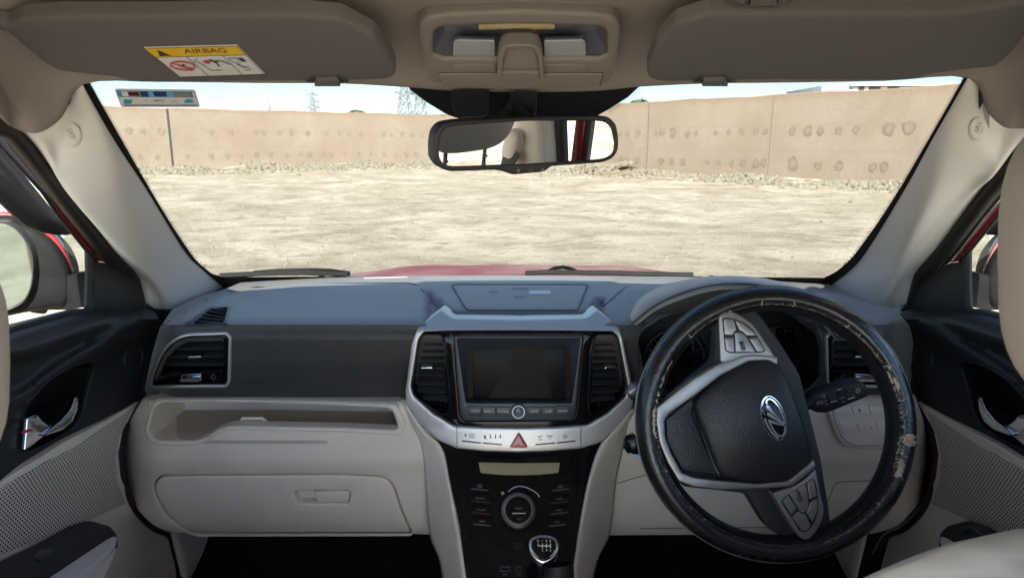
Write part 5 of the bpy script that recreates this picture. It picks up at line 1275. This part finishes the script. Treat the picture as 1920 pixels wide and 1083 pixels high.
# ================================================================= FRONT DOORS
def stab(pts):                  # cubic table
    c = [(p[0], p[1]) for p in pts]; s_ = cr(c, 8); return globals()['tab']([(v[0], v[1]) for v in s_])
def door(sg, label):
    m_ = (lambda l: l) if sg < 0 else (lambda l: mx(l))
    X0 = -.735 if sg < 0 else .757
    t = None
    pu = V((sg, 0, 0))
    def q(x): return x if sg < 0 else 1981-x
    def Xn(d): return PXs(X0-sg*d)      # d metres into the cabin
    # beige lower panel, perforated grille, armrest, pocket
    lo = [(-160, 1002), (0, 905), (120, 829), (200, 787), (250, 758), (262, 750), (256, 764), (232, 806), (223, 850), (228, 895), (250, 945), (285, 985), (316, 1008), (330, 1060), (338, 1130), (-160, 1250)]
    LP = PXs(lambda x, y: X0-sg*(.006+.012*sm(940, 860, y)*sm(-50, 60, q(x))))
    mb = MB(); mb.plate(dens(rnd(m_(lo), 5), 11), LP, 3, .03, pu, res=22); t = lo_o = mb.build('door', M['trim'], body, ang=60)
    t['label'] = label
    # black upper panel with sculpted ledges
    def tab(p): return stab(p)
    l1 = tab([(0, 662), (50, 655), (150, 622), (220, 600), (262, 590)]); l2 = tab([(0, 760), (45, 742), (100, 700), (180, 650), (240, 612), (280, 595)])
    sill = tab([(-200, 700), (0, 626), (40, 612), (163, 580), (290, 576)])
    def du(x, y):
        X = q(x); s = sill(X); a = l1(X); b = l2(X)
        d = .002+.026*sm(s-2, s+22, y)               # rises from the window line to the top ledge
        d += .012*sm(a-26, a, y)-.022*sm(a, a+26, y)*sm(330, 120, X)
        d += .016*sm(b-26, b, y)-.030*sm(b, b+46, y)
        return d
    UP_ = PXs(lambda x, y: X0-sg*du(x, y))
    up = [(-160, 685), (0, 627), (40, 612), (163, 580), (180, 578), (272, 577), (292, 584), (306, 604), (296, 628), (283, 660), (271, 700), (266, 742), (250, 756), (200, 785), (120, 827), (0, 903), (-160, 1000)]
    hl = [(44, 842), (47, 806), (42, 776), (52, 755), (90, 713), (130, 688), (166, 677), (176, 679), (177, 687), (166, 720), (151, 776), (136, 800), (90, 828), (52, 845)]
    hl = rnd(hl, [6, 4, 10, 10, 8, 8, 8, 4, 4, 6, 10, 10, 6, 6])
    mb = MB(); mb.plate(dens(rnd(m_(up), 4), 10), UP_, 3, .03, pu, [dens(m_(hl), 6)], res=8); up_o = mb.build('upper_panel', M['black'], t, ang=60)
    L = dens(m_(hl), 6); mb = MB(); mb.loft([[UP_(*p)+pu*.003 for p in L], [UP_(*p)+pu*.03 for p in L], [UP_(*p)+pu*.05+V((0, 0, 0)) for p in L]], True); mb.face(mb.vs([UP_(*p)+pu*.05 for p in L])); mb.build('handle_recess', M['void'], t)
    rim_ = MB(); rim_.plate(dens(m_(inset(hl, -3.5)), 6), lambda x, y: UP_(x, y)-pu*.003, 1.6, .004, pu, [dens(m_(inset(hl, .5)), 5)]); rim_.build('recess_rim', M['black'], t)
    # chrome handle
    H = Xn(.020)
    mb = MB(); out = [(100, 800), (118, 786), (133, 768), (142, 745), (147, 743), (149, 748), (147, 768), (138, 790), (118, 806), (86, 817), (83, 812)]
    mb.plate(dens(rnd(m_(out), 2), 4), H, 2.5, .010, pu); mb.build('door_handle', M['chrome'], t)
    mb = MB(); mb.plate(dens(rnd(m_([(47, 843), (50, 812), (52, 783), (67, 777), (72, 777), (78, 786), (92, 797), (97, 795), (99, 801), (84, 816), (60, 836)]), 2), 4), Xn(.014), 2.0, .003, pu); mb.build('handle_base', M['chrome'], t)
    mb = MB(); mb.plate(m_(rnd([(46, 808), (62, 803), (63, 808), (46, 812)], 1)), Xn(.018), .8, .004, pu); mb.build('lock_mark', M['labelred'], t)
    # tweeter ring
    tw = ell(250, 672, 18, 26, 8, 36) if sg < 0 else ell(1981-250, 672, 18, 26, -8, 36)
    mb = MB(); mb.plate(tw, lambda x, y: UP_(x, y)-pu*.0016, 1.6, .003, pu, [inset(tw, 1.8)]); mb.plate(inset(tw, 2.2), lambda x, y: UP_(x, y)-pu*.0005, 1, .002, pu); mb.build('tweeter_cover', M['black'], t)
    gr = [(-120, 985), (0, 920), (30, 890), (80, 862), (130, 838), (200, 797), (243, 770), (236, 796), (222, 822), (216, 860), (219, 900), (231, 933), (236, 944), (200, 960), (130, 990), (60, 1016), (0, 1040), (-120, 1090)]
    gr = [(-120, 1000), (0, 915), (30, 897), (80, 867), (130, 842), (200, 797), (244, 768)]+gr[7:]
    mb = MB(); mb.plate(dens(rnd(m_(gr), 5), 10), lambda x, y: LP(x, y)-pu*.0012, 2, .003, pu, res=24); mb.build('speaker_grille', M['grille'], t)
    # armrest with the black switch plate
    ztop = .0
    AY = lambda d: Xn(d)
    pl_ = [(-160, 1148), (0, 1050), (60, 1022), (130, 984), (158, 975), (172, 975), (205, 984), (219, 999), (214, 1004), (88, 1083), (0, 1140), (-160, 1245)]
    zA = Xn(.03)(150, 990).z
    pa, pb = Xn(.014)(q(158), 975), Xn(.014)(q(0), 1050)
    Ph = PP(pa, (pb-pa).cross(V((1, 0, .10*sg))).normalized())
    mb = MB(); mb.plate(dens(rnd(m_(pl_), 5), 7), Ph, 2.5, .02, (0, 0, -1)); ar = mb.build('switch_plate', M['gloss'] if False else M['black'], t)
    gripo = [(-160, 1256), (0, 1143), (88, 1084), (200, 1009), (213, 1003), (220, 1005), (218, 1018), (205, 1034), (150, 1083), (80, 1150), (-100, 1290)]
    mb = MB(); mb.plate(dens(rnd(m_(gripo), 4), 8), lambda x, y: Ph(x, y)+V((0, 0, .001)), 5, .03, (sg*.3, 0, -1)); mb.build('armrest_grip', M['pillar'], t)
    bo = [(218, 1012), (206, 1040), (172, 1110), (100, 1200), (-100, 1330), (-160, 1290), (88, 1100), (205, 1022)]
    mb = MB(); mb.plate(dens(rnd(m_(bo), 4), 10), lambda x, y: Ph(x, y)+V((0, 0, -.012)), 2, .08, (sg*.35, 0, -1)); mb.build('armrest_side', M['trim'], t)
    if sg < 0:
        mb = MB(); mb.plate(rnd([(62, 1045), (75, 1033), (96, 1030), (105, 1033), (84, 1051), (66, 1050)], 3), lambda x, y: Ph(x, y)+V((0, 0, .004)), 2, .006, (0, 0, -1)); mb.build('window_switch', M['slate'], t)
    else:
        mb = MB(); mb.plate(rnd([(1800, 990), (1826, 986), (1828, 992), (1803, 998)], 2), lambda x, y: Ph(x, y)+V((0, 0, .004)), 2, .006, (0, 0, -1)); mb.build('window_switch', M['slate'], t)
        mb = MB(); c = Ph(1838, 998); mb.lathe(c, (0, -.2, 1), [(.013, -.004), (.013, .006), (.009, .008), (.008, .007), (0, .007)], 28); mb.build('mirror_knob', M['slate'], t)
        mb = MB(); mb.plate(rnd([(1822, 1018), (1838, 1012), (1842, 1018), (1828, 1024)], 2), lambda x, y: Ph(x, y)+V((0, 0, .004)), 2, .006, (0, 0, -1)); mb.build('window_switch', M['slate'], t)
    pk = [(205, 1038), (240, 1041), (280, 1047), (296, 1060), (306, 1090), (312, 1180), (150, 1200), (120, 1120)]
    mb = MB(); mb.plate(dens(rnd(m_(pk), 8), 8), lambda x, y: LP(x, y)-pu*.004, 2.5, .006, pu); mb.build('map_pocket', M['trim'], t)
    # sail panel, window channels and red frame
    Xg = lambda d: PXs(X0+sg*d)
    sail = [(170, 478), (186, 491), (201, 492), (214, 500), (250, 522), (262, 534), (270, 560), (274, 577), (240, 583), (178, 583), (168, 580), (164, 576), (166, 480)]
    mb = MB(); mb.plate(dens(rnd(m_(sail), 3), 6), lambda x, y: PXs(X0+sg*(.0-.012*sm(166, 240, q(x))))(x, y), 3, .002, pu); mb.build('sail_panel', M['black'], t)
    mb = MB(); mb.tube([PXs(X0+sg*.004)(q(x), y) for x, y in ((167, 470), (168, 520), (166, 583))], .007, 8); mb.build('window_channel', M['rubber'], t)
    rl = [(-150, 83), (0, 253), (44, 307), (88, 361), (116, 405), (150, 448), (186, 490), (201, 492), (180, 466), (134, 404), (97, 361), (48, 298), (0, 240), (-150, 66)]
    mb = MB(); mb.plate(dens(rnd(m_(rl), 1.5), 9), Xg(.0), 3, .002, pu); mb.build('window_frame', M['redtrim'], t)
    bl = [(-150, 62), (0, 238), (48, 296), (98, 359), (135, 402), (181, 464), (203, 490), (240, 522), (262, 533), (213, 470), (131, 361), (60, 268), (0, 204), (-150, 30)]
    mb = MB(); mb.plate(dens(rnd(m_(bl), 1.5), 9), Xg(.012), 3, .002, pu); mb.build('door_seal', M['rubber'], t)
    ch = [(-150, 102), (0, 272), (80, 361), (114, 410), (147, 451), (168, 477), (186, 491), (149, 447), (115, 404), (88, 359), (0, 252), (-150, 81)]
    mb = MB(); mb.plate(dens(rnd(m_(ch), 1.2), 9), Xg(-.004), 2, .002, pu); mb.build('glass_run', M['rubber'], t)
    mb = MB(); mb.box((sg*.750+(.011 if sg > 0 else 0), .385, CAM.z-.11), (.02, .034, .34), None, .004); mb.build('rear_frame', M['redtrim'], t)
    mb = MB(); mb.box((sg*.752+(.011 if sg > 0 else 0), .410, CAM.z-.11), (.022, .012, .34), None, .003); mb.build('rear_glass_run', M['rubber'], t)
    # window line rubber
    mb = MB(); mb.tube([Xg(-.002)(q(x), y) for x, y in ((-200, 699), (0, 625), (40, 611.5), (100, 595), (166, 579.5))], .004, 6); mb.build('waist_seal', M['rubber'], t)
    # glass
    gl = [(-400, 0), (-150, 90), (0, 262), (88, 366), (147, 452), (168, 478), (166, 580), (40, 612), (-400, 790)]
    mb = MB(); mb.plate(m_(gl), Xg(.012), 0, .003, pu); mb.build('window_glass', M['sideglass'], t)
    # smoked weather shield outside the top of the window
    vz = [(-200, 100), (0, 270), (78, 366), (136, 439), (126, 441), (110, 440.5), (82, 436), (50, 424), (22, 398), (0, 377), (-60, 335), (-200, 240)]
    mb = MB(); mb.plate(dens(rnd(m_(vz), 4), 8), Xg(.045), 2, .003, pu); mb.build('weather_shield', M['rubber'], t)
    # wing mirror
    Ym = 1.16
    Pm = PY(lambda x, y: Ym+.035*(q(x)-20)/130)
    hs = crl([(-90, 430), (-30, 408), (20, 405), (40, 418), (70, 432), (100, 455), (122, 485), (132, 515), (134, 545), (126, 575), (100, 580), (40, 590), (-20, 600), (-90, 590)], 3)
    mb = MB(); mb.plate(dens(m_(hs), 6), toward(Pm, -.012), 14, .05, (sg*.4, 1, 0), res=20); wm = mb.build('wing_mirror', M['dusty'], t, ang=60)
    gl2 = crl([(-70, 440), (-20, 424), (8, 421), (32, 434), (52, 462), (60, 492), (58, 530), (48, 556), (30, 572), (-10, 585), (-60, 580)], 3)
    nn = V((-sg*-.42*-1*-1, -1, .06)); 
    mb = MB(); mb.plate(m_(inset(gl2, -2.5)), toward(Pm, .001), 2.5, .02, (0, 1, 0), [m_(inset(gl2, .4))]); mb.build('glass_rim', M['rubber'], t)
    Wg = PP(Pm(q(20), 500), V((-sg*.62, -1, .03)).normalized())
    mb = MB(); mb.face(mb.vs([Pm(*p)+V((0, .004, 0)) for p in m_(gl2)])); g_ = mb.build('mirror_glass', M['wingglass'], t)
    cap = crl([(-90, 424), (-30, 402), (22, 400), (46, 409), (84, 428), (112, 455), (130, 490), (138, 520), (136, 545), (130, 540), (124, 500), (104, 466), (76, 440), (42, 424), (20, 411), (-30, 413), (-90, 436)], 2)
    mb = MB(); mb.plate(m_(cap), toward(Pm, -.026), 3, .02, (sg*.5, 1, 0)); mb.build('painted_cap', M['red'], t)
    arm = rnd([(84, 585), (96, 555), (114, 518), (150, 512), (165, 514), (164, 576), (120, 582), (60, 582)], 4)
    mb = MB(); mb.plate(dens(m_(arm), 8), PY(lambda x, y: 1.235-.055*(q(x)-60)/105), 4, .03, (0, 1, 0)); mb.build('mirror_arm', M['dusty'], t)
    return t
dl = door(-1, 'black over beige passenger door left of the glove box, with a single window switch')
dr = door(1, 'black over beige driver door beside the steering wheel, with a round mirror knob')
# ================================================================= SUN VISORS, OVERHEAD CONSOLE, MIRROR, SEATS
def visor_plane(): 
    a = PY(.80)(700, 152); b = PY(.685)(700, 40); c = PY(.80)(300, 152)
    n = (b-a).cross(c-a).normalized(); return a, n
va_, vn = visor_plane()
vP = PP(va_, vn); vpush = (CAM-va_); vpush = vn if vn.dot(CAM-va_) < 0 else -vn
vis1 = [(-30, 40), (12, 52), (40, 38), (120, 33), (300, 33), (560, 29.5), (640, 37), (700, 68), (730, 108), (743, 136), (738, 147), (722, 152), (660, 154.5), (480, 155), (300, 158), (262, 158), (240, 155), (218, 148), (150, 141), (112, 137), (84, 122), (50, 94), (20, 68)]
vis2 = [(1213, 142), (1216, 126), (1232, 84), (1268, 46), (1330, 27), (1500, 27), (1700, 28), (1790, 26), (1850, 18), (1915, 6), (1960, 30), (1920, 72), (1895, 104), (1866, 128), (1790, 137), (1750, 142), (1722, 150), (1690, 154), (1600, 154), (1450, 153), (1300, 156), (1240, 156), (1220, 150)]
for l, nm, lab in ((vis1, 'sun_visor', 'folded sun visor over the passenger side with a yellow airbag warning label'), (vis2, 'sun_visor', 'folded plain sun visor over the driver side, without any label')):
    t = thing(nm, lab, 'sun visor', vP(*l[8]), 'sun visors folded against the roof')
    mb = MB(); mb.plate(dens(rnd(l, 7), 8), vP, 7, .012, vpush, res=26); mb.build('flap', M['visor'], t, ang=60)
    hx = 614 if l is vis1 else 1340
    mb = MB(); mb.plate(rnd([(hx-42, 153), (hx-30, 140), (hx+18, 139), (hx+42, 153)], 5), lambda x, y: vP(x, y)-vpush*.002, 2, .006, vpush); mb.build('grip_recess', M['void'] if False else M['dark'], t)
    mb = MB(); mb.plate(rnd([(hx-25, 155), (hx-22, 141.5), (hx+18, 141), (hx+26, 155)], 4), lambda x, y: vP(x, y)-vpush*.006, 3, .010, vpush); mb.build('grip', M['visor'], t)
    if l is vis1:
        T = lambda d: (lambda x, y: vP(x, y)-vpush*(.0012+d))
        qd = [(270, 88), (445, 83.5), (497, 137), (338, 142.5)]; Q2 = bil(qd)
        qz = lambda a, b, c, d: [Q2(a, b), Q2(c, b), Q2(c, d), Q2(a, d)]
        mb = MB(); mb.plate(qz(0, 0, 1, 1), T(0), .3, .0008, vpush); wl = mb.build('warning_label', M['white'], t)
        MB().flat(qz(.004, .01, .996, .31), T(.0006)).build('yellow_band', M['yellow'], wl)
        mb = MB()
        for u in (.0, .34, .74, 1.0): ribbon(mb, [Q2(u, .31 if 0 < u < 1 else 0), Q2(u, 1)], .9, T(.0008))
        for v in (0, .31, 1): ribbon(mb, [Q2(0, v), Q2(1, v)], .8, T(.0008))
        mb.flat([Q2(.12, .05), Q2(.20, .27), Q2(.07, .27)], T(.001))
        text_mb(mb, 'AIRBAG', 385, 92.5, 12.5, T(.001), -1.5, 1.85, skew=-.55)
        def P2(u, v): return Q2(u, v)
        # sketches: seated figures and a book
        ribbon(mb, [P2(.13, .55), P2(.17, .68), P2(.24, .72)], 1, T(.001)); mb.flat(ell(*P2(.20, .60), 3, 2.4, 0, 10), T(.001)); ribbon(mb, [P2(.16, .75), P2(.25, .78)], 1, T(.001))
        ribbon(mb, [P2(.40, .50), P2(.42, .62), P2(.44, .80), P2(.58, .80)], 1, T(.001)); ribbon(mb, [P2(.55, .44), P2(.60, .55), P2(.58, .68)], 3, T(.001)); ribbon(mb, [P2(.60, .48), P2(.68, .50), P2(.72, .62)], 1.4, T(.001))
        ribbon(mb, [*[ell(*P2(.395, .45), 3, 2.4, 0, 12)[i % 12] for i in range(13)]], .9, T(.001))
        ribbon(mb, [P2(.78, .40), P2(.86, .40), P2(.87, .56), P2(.79, .56), P2(.78, .40)], .9, T(.001)); mb.flat([P2(.88, .40), P2(.93, .40), P2(.94, .54), P2(.89, .54)], T(.001))
        ribbon(mb, [P2(.82, .62), P2(.84, .72), P2(.90, .72)], 1.6, T(.001)); ribbon(mb, [P2(.82, .82), P2(.90, .82), P2(.90, .74)], 1, T(.001)); mb.flat(ell(*P2(.815, .62), 2.2, 1.6, 0, 8), T(.001))
        mb.build('print', M['dark'], wl)
        mb = MB(); cx, cy = P2(.185, .68); cx -= 4; e_ = ell(cx, cy-4, 23, 7.6, 6, 30); ribbon(mb, e_+e_[:1], 2.4, T(.0012)); ribbon(mb, [(cx-18, cy-8), (cx+18, cy+1)], 1.8, T(.0012)); mb.flat([P2(.46, .48), P2(.52, .44), P2(.54, .52), P2(.49, .58)], T(.001)); mb.build('ban_sign', M['labelred'], wl)
# sun visor clips / small roof fitting at the top edge
mb = MB(); cP2 = PY(.66); mb.plate(rnd([(1366, -20), (1498, -20), (1486, 6), (1462, 13), (1400, 13), (1376, 6)], 8), cP2, 3, .02, (0, 0, 1)); o = mb.build('roof_handle_base', M['visor'], body)
# ---- overhead console
oc = thing('overhead_console', 'beige roof console with clear reading lamp lenses and a sensor pod between the visors', 'roof console', PY(.80)(972, 90))
a = PY(.835)(972, 160); b_ = PY(.735)(972, 22); n = (b_-a).cross(V((1, 0, 0))).normalized(); oP = PP(a, n); op = -n if n.dot(CAM-a) > 0 else n
ol = rnd([(783, 46), (797, 28), (840, 21), (980, 15.5), (1110, 21), (1150, 28), (1165, 46), (1160, 95), (1150, 140), (1142, 152), (1110, 158), (972, 161), (838, 157), (806, 150), (799, 138), (789, 92)], 9)
lens = rnd([(813, 56), (826, 47), (930, 42), (1020, 42), (1126, 47), (1137, 54), (1139, 98), (1124, 105), (830, 105), (812, 97)], 5)
mb = MB(); mb.plate(dens(ol, 7), lambda x, y: oP(x, y)-op*.004, 7, .02, op, [dens(lens, 6)], res=18); mb.build('shell', M['roofplastic'], oc, ang=60)
mb = MB(); L = dens(lens, 6); lc = [(lerp(x, 975, .12), lerp(y, 80, .3)) for x, y in L]
mb.loft([[oP(*p)+op*.002 for p in L], [oP(*p)+op*.025 for p in lc]], True); mb.face(mb.vs([oP(*p)+op*.025 for p in lc])); mb.build('lamp_housing', M['lamp'], oc)
mb = MB(); mb.plate(L, lambda x, y: oP(x, y)+op*.0005, 0, .0015, op); mb.build('lens', M['lens'], oc)
for s in (-1, 1):
    l = rnd([(850, 78), (856, 74), (928, 76), (928, 105), (849, 105)], 3); l = l if s < 0 else mx(l, 1948)
    mb = MB(); mb.plate(dens(l, 6), lambda x, y: oP(x, y)-op*.001, 2, .004, op); mb.build('lamp_switch_lens', M['lamp'], oc)
    l = rnd([(850, 114), (930, 114), (930, 129), (850, 129)], 1.5); l = l if s < 0 else mx(l, 1948)
    mb = MB(); mb.plate(l, lambda x, y: oP(x, y)-op*.0062, 1.4, .004, op); mb.build('lamp_button', M['roofplastic'], oc)
mb = MB(); mb.tube([oP(x, y)+op*.010 for x, y in ((898, 62), (940, 61), (1040, 61))], .0045, 8); mb.build('bulb', M['bulb'], oc)
pod = rnd([(932, 128), (934, 84), (942, 66), (960, 62), (995, 62), (1010, 68), (1017, 88), (1020, 128)], [3, 8, 8, 6, 6, 8, 8, 3]); hol = rnd([(941, 128), (944, 90), (950, 70), (965, 67), (992, 67), (1004, 72), (1009, 92), (1012, 128)], [2, 6, 6, 5, 5, 6, 6, 2])
mb = MB(); mb.plate(dens(pod, 5), lambda x, y: oP(x, y)-op*.016, 2.5, .02, op, [dens(inset(hol, .5), 4)]); mb.build('pod_shell', M['roofplastic'], oc)
mb = MB(); q = dens(hol, 4); mb.loft([[oP(*p)-op*.014 for p in q], [oP(*p)+op*.02 for p in q]], True); mb.face(mb.vs([oP(*p)+op*.02 for p in q])); mb.build('pod_cavity', M['liner'], oc)
mb = MB(); mb.plate(rnd([(942, 112), (946, 82), (953, 79), (1000, 79), (1006, 83), (1010, 112)], 4), lambda x, y: oP(x, y)-op*(.004+.010*sm(79, 112, y)), 3, .012, op); mb.build('glasses_latch', M['roofplastic'], oc)
mb = MB(); mb.plate(rnd([(942, 114), (1010, 114), (1011, 130), (941, 130)], 2), lambda x, y: oP(x, y)-op*.016, 2, .012, op); text_mb(mb, 'PASSENGER', 976, 121, 4, lambda x, y: oP(x, y)-op*.0166); mb.build('pod_button', M['roofplastic'], oc)
br = rnd([(823, 131), (1130, 131), (1124, 155), (1050, 158), (972, 159.5), (890, 158), (831, 155)], 2)
mb = MB(); mb.plate(dens(br, 6), lambda x, y: oP(x, y)-op*.0062, 2, .005, op); mb.build('lower_flap', M['roofplastic'], oc)
mb = MB(); q = inset(br, -1); ribbon(mb, q[:1]+[(824, 131), (831, 155)], 1.4, lambda x, y: oP(x, y)-op*.0045); ribbon(mb, [(823, 130.3), (1130, 130.3)], 1, lambda x, y: oP(x, y)-op*.0048); ribbon(mb, [(1131, 131), (1125, 156)], 1.6, lambda x, y: oP(x, y)-op*.0045); mb.build('flap_gap', M['dark'], oc)
# ---- rear view mirror
rv = thing('rear_view_mirror', 'black framed inside mirror hanging below the roof console in front of the windscreen', 'mirror', PY(.86)(985, 270))
mc = PY(.86)(985, 268)
az = R_((48.2-1.0)/2); tl = R_(-6.3)
mn = V((math.sin(az)*math.cos(tl), -math.cos(az)*math.cos(tl), math.sin(tl))).normalized()
mP = PP(mc, mn); mpush = -mn
ofr = rnd([(813, 272), (817, 246), (830, 231), (860, 226), (985, 219.5), (1122, 216.5), (1142, 219), (1156, 232), (1161, 258), (1160, 282), (1150, 298), (1130, 305), (1035, 312), (1020, 322.5), (962, 328), (942, 321), (930, 319), (845, 322), (826, 316), (814, 298)], [10, 10, 10, 8, 3, 6, 8, 10, 8, 8, 10, 8, 5, 5, 5, 4, 4, 8, 10, 8])
gm = rnd([(824, 280), (829, 250), (838, 240), (860, 235.5), (985, 227.5), (1118, 227), (1136, 230), (1146, 240), (1152, 268), (1150, 285), (1140, 294), (1125, 298), (985, 307), (850, 311.5), (834, 309), (825, 298)], [6, 8, 8, 8, 3, 6, 6, 8, 6, 6, 8, 8, 3, 8, 8, 8])
mb = MB(); mb.plate(dens(ofr, 5), mP, 4, .022, mpush, [dens(gm, 5)], back=False); mb.face(mb.vs([mP(*p)+mpush*.024 for p in dens(ofr, 5)])); mb.build('housing', M['black'], rv, ang=60)
mb = MB(); mb.face(mb.vs([mP(*p)+mpush*.0015 for p in inset(gm, -1)])); mb.build('mirror_glass', M['mirror'], rv)
mb = MB(); T = lambda x, y: mP(x, y)+mn*.0006
for x, y in ((971.5, 320), (1017, 318)): mb.flat(rnd([(x-2.5, y-2.5), (x+2.5, y-2.5), (x+2.5, y+2.5), (x-2.5, y+2.5)], 1), T)
q = ell(995, 321, 2.6, 3, 0, 14); ribbon(mb, q+q[:1], .8, T); mb.build('button_marks', M['dim'], rv)
mb = MB(); mb.tube([mc-mn*.02, mc-mn*.05+V((0, .03, .03)), WSp(.02)(983, 195)], [.013, .013, .022], 14); mb.build('ball_arm', M['black'], rv)
mb = MB(); mb.plate(rnd([(955, 172), (1008, 172), (1006, 214), (957, 214)], 3), WSp(.045), 3, .03); mb.build('stem_cover', M['black'], rv)
# ---- front seats
def seat(x, y, hz, bz, label, hh=.098):
    t = thing('front_seat', label, 'seat', (x, y, FL), 'front seats')
    RX = Matrix.Rotation(R_(-12), 3, 'X')
    mb = MB(); mb.blob((x, y, CAM.z+hz), (.128, .052, hh), 3.4, 40, 26, RX); hr = mb.build('headrest', M['headrest'], t, ang=80)
    for s in (-1, 1):
        m = MB(); m.tube([V((x+s*.06, y-.004, CAM.z+hz-.05)), V((x+s*.06, y-.016, CAM.z+hz-.26))], .0065, 12); m.build('post', M['chrome'], hr)
        m = MB()
        for k_ in range(3): m.box((x+s*.06, y+.0005-.004*k_, CAM.z+hz-.115-.02*k_), (.006, .004, .004))
        m.build('post_notches', M['dark'], hr)
    # backrest: a padded slab with bolsters, leaning back a little
    rows = []
    for z, w, d in ((0, .19, .075), (-.02, .225, .095), (-.06, .245, .11), (-.15, .255, .12), (-.30, .265, .125), (-.48, .27, .125), (-.56, .25, .12)):
        c = V((x, y-.03-.16*z*-1*.8*-1 if False else y-.02+z*-.22, CAM.z+bz+z)); rw = []
        for i in range(32):
            a = 2*math.pi*i/32; ca, sa = math.cos(a), math.sin(a)
            px = w*math.copysign(abs(ca)**.6, ca); py = d*math.copysign(abs(sa)**.7, sa)
            bol = .025*sm(.6, .95, abs(px)/w) if sa > 0 else 0
            rw.append(c+V((px, py*.75+bol, -.10*(abs(px)/w)**3*(1 if z > -.1 else .2))))
        rows.append(rw)
    mb = MB(); mb.loft(rows, True); mb.face(mb.vs(rows[0])); mb.build('backrest', M['seat'], t, ang=80, sub=1)
    mb = MB(); mb.blob((x, y+.12, FL+.27), (.26, .27, .09), 3, 36, 18); mb.build('cushion', M['seat'], t, ang=80)
    MB().box((x, y+.10, FL+.10), (.40, .44, .18), None, .03).build('base', M['black'], t)
seat(-.424, .335, -.116, -.34, 'passenger front seat at the left picture edge with its headrest pushed down', .082)
seat(.390, .355, -.060, -.232, 'driver front seat beside the camera with its headrest raised on chrome posts')
# ---- pedals in the dark footwell
for x, nm in ((.30, 'brake pedal'), (.42, 'accelerator pedal'), (.19, 'clutch pedal')):
    t = thing('pedal', 'dark %s low in the driver footwell' % nm, 'pedal', (x, 1.28, FL+.14), 'pedals')
    MB().box((x, 1.28, FL+.16), (.055 if 'acc' not in nm else .05, .012, .06 if 'acc' not in nm else .13), Matrix.Rotation(R_(-25), 3, 'X'), .004).build('pad', M['rubber'], t)
    MB().tube([V((x, 1.29, FL+.18)), V((x, 1.36, FL+.34)), V((x, 1.36, FL+.5))], .008, 8).build('lever', M['black'], t)
# ================================================================= CAMERA, SKY, SUN
cam = bpy.data.cameras.new('camera'); co_ = bpy.data.objects.new('camera', cam); COL.objects.link(co_)
cam.sensor_width = 36; cam.lens = 36*F/1920; cam.clip_start = .02; cam.clip_end = 3000
co_.location = CAM; co_.rotation_euler = (math.pi/2-PITCH, 0, 0)
cam.dof.use_dof = True; cam.dof.focus_distance = 1.3; cam.dof.aperture_fstop = 20
SC.camera = co_
w = bpy.data.worlds.new('World'); SC.world = w; w.use_nodes = True
nt = w.node_tree; bg = nt.nodes['Background']; sky = nt.nodes.new('ShaderNodeTexSky'); sky.sky_type = 'NISHITA'; sky.sun_disc = False
SUN_AZ, SUN_EL = R_(SUNAZ), R_(SUNEL)     # azimuth measured from +Y towards +X
sky.sun_elevation = SUN_EL; sky.sun_rotation = SUN_AZ; sky.air_density = .8; sky.dust_density = .2; sky.ozone_density = 1.2
nt.links.new(sky.outputs[0], bg.inputs[0]); bg.inputs[1].default_value = SKYS
sd = V((math.sin(SUN_AZ)*math.cos(SUN_EL), math.cos(SUN_AZ)*math.cos(SUN_EL), math.sin(SUN_EL)))
s = bpy.data.lights.new('sun', 'SUN'); s.energy = SUNS; s.angle = R_(.6); s.color = (1.0, .93, .83)
so = bpy.data.objects.new('sun', s); COL.objects.link(so); so.rotation_euler = sd.to_track_quat('Z', 'Y').to_euler(); so.location = (0, 0, 30)
SC.view_settings.view_transform = 'Standard'; SC.view_settings.look = 'None'; SC.view_settings.exposure = EXPO; SC.view_settings.gamma = 1
SC.render.engine = 'CYCLES'
cy = SC.cycles; cy.max_bounces = 10; cy.diffuse_bounces = 6; cy.glossy_bounces = 5; cy.transparent_max_bounces = 12; cy.transmission_bounces = 6
cy.caustics_reflective = False; cy.caustics_refractive = False; cy.sample_clamp_indirect = 8
try: cy.use_denoising = True
except Exception: pass
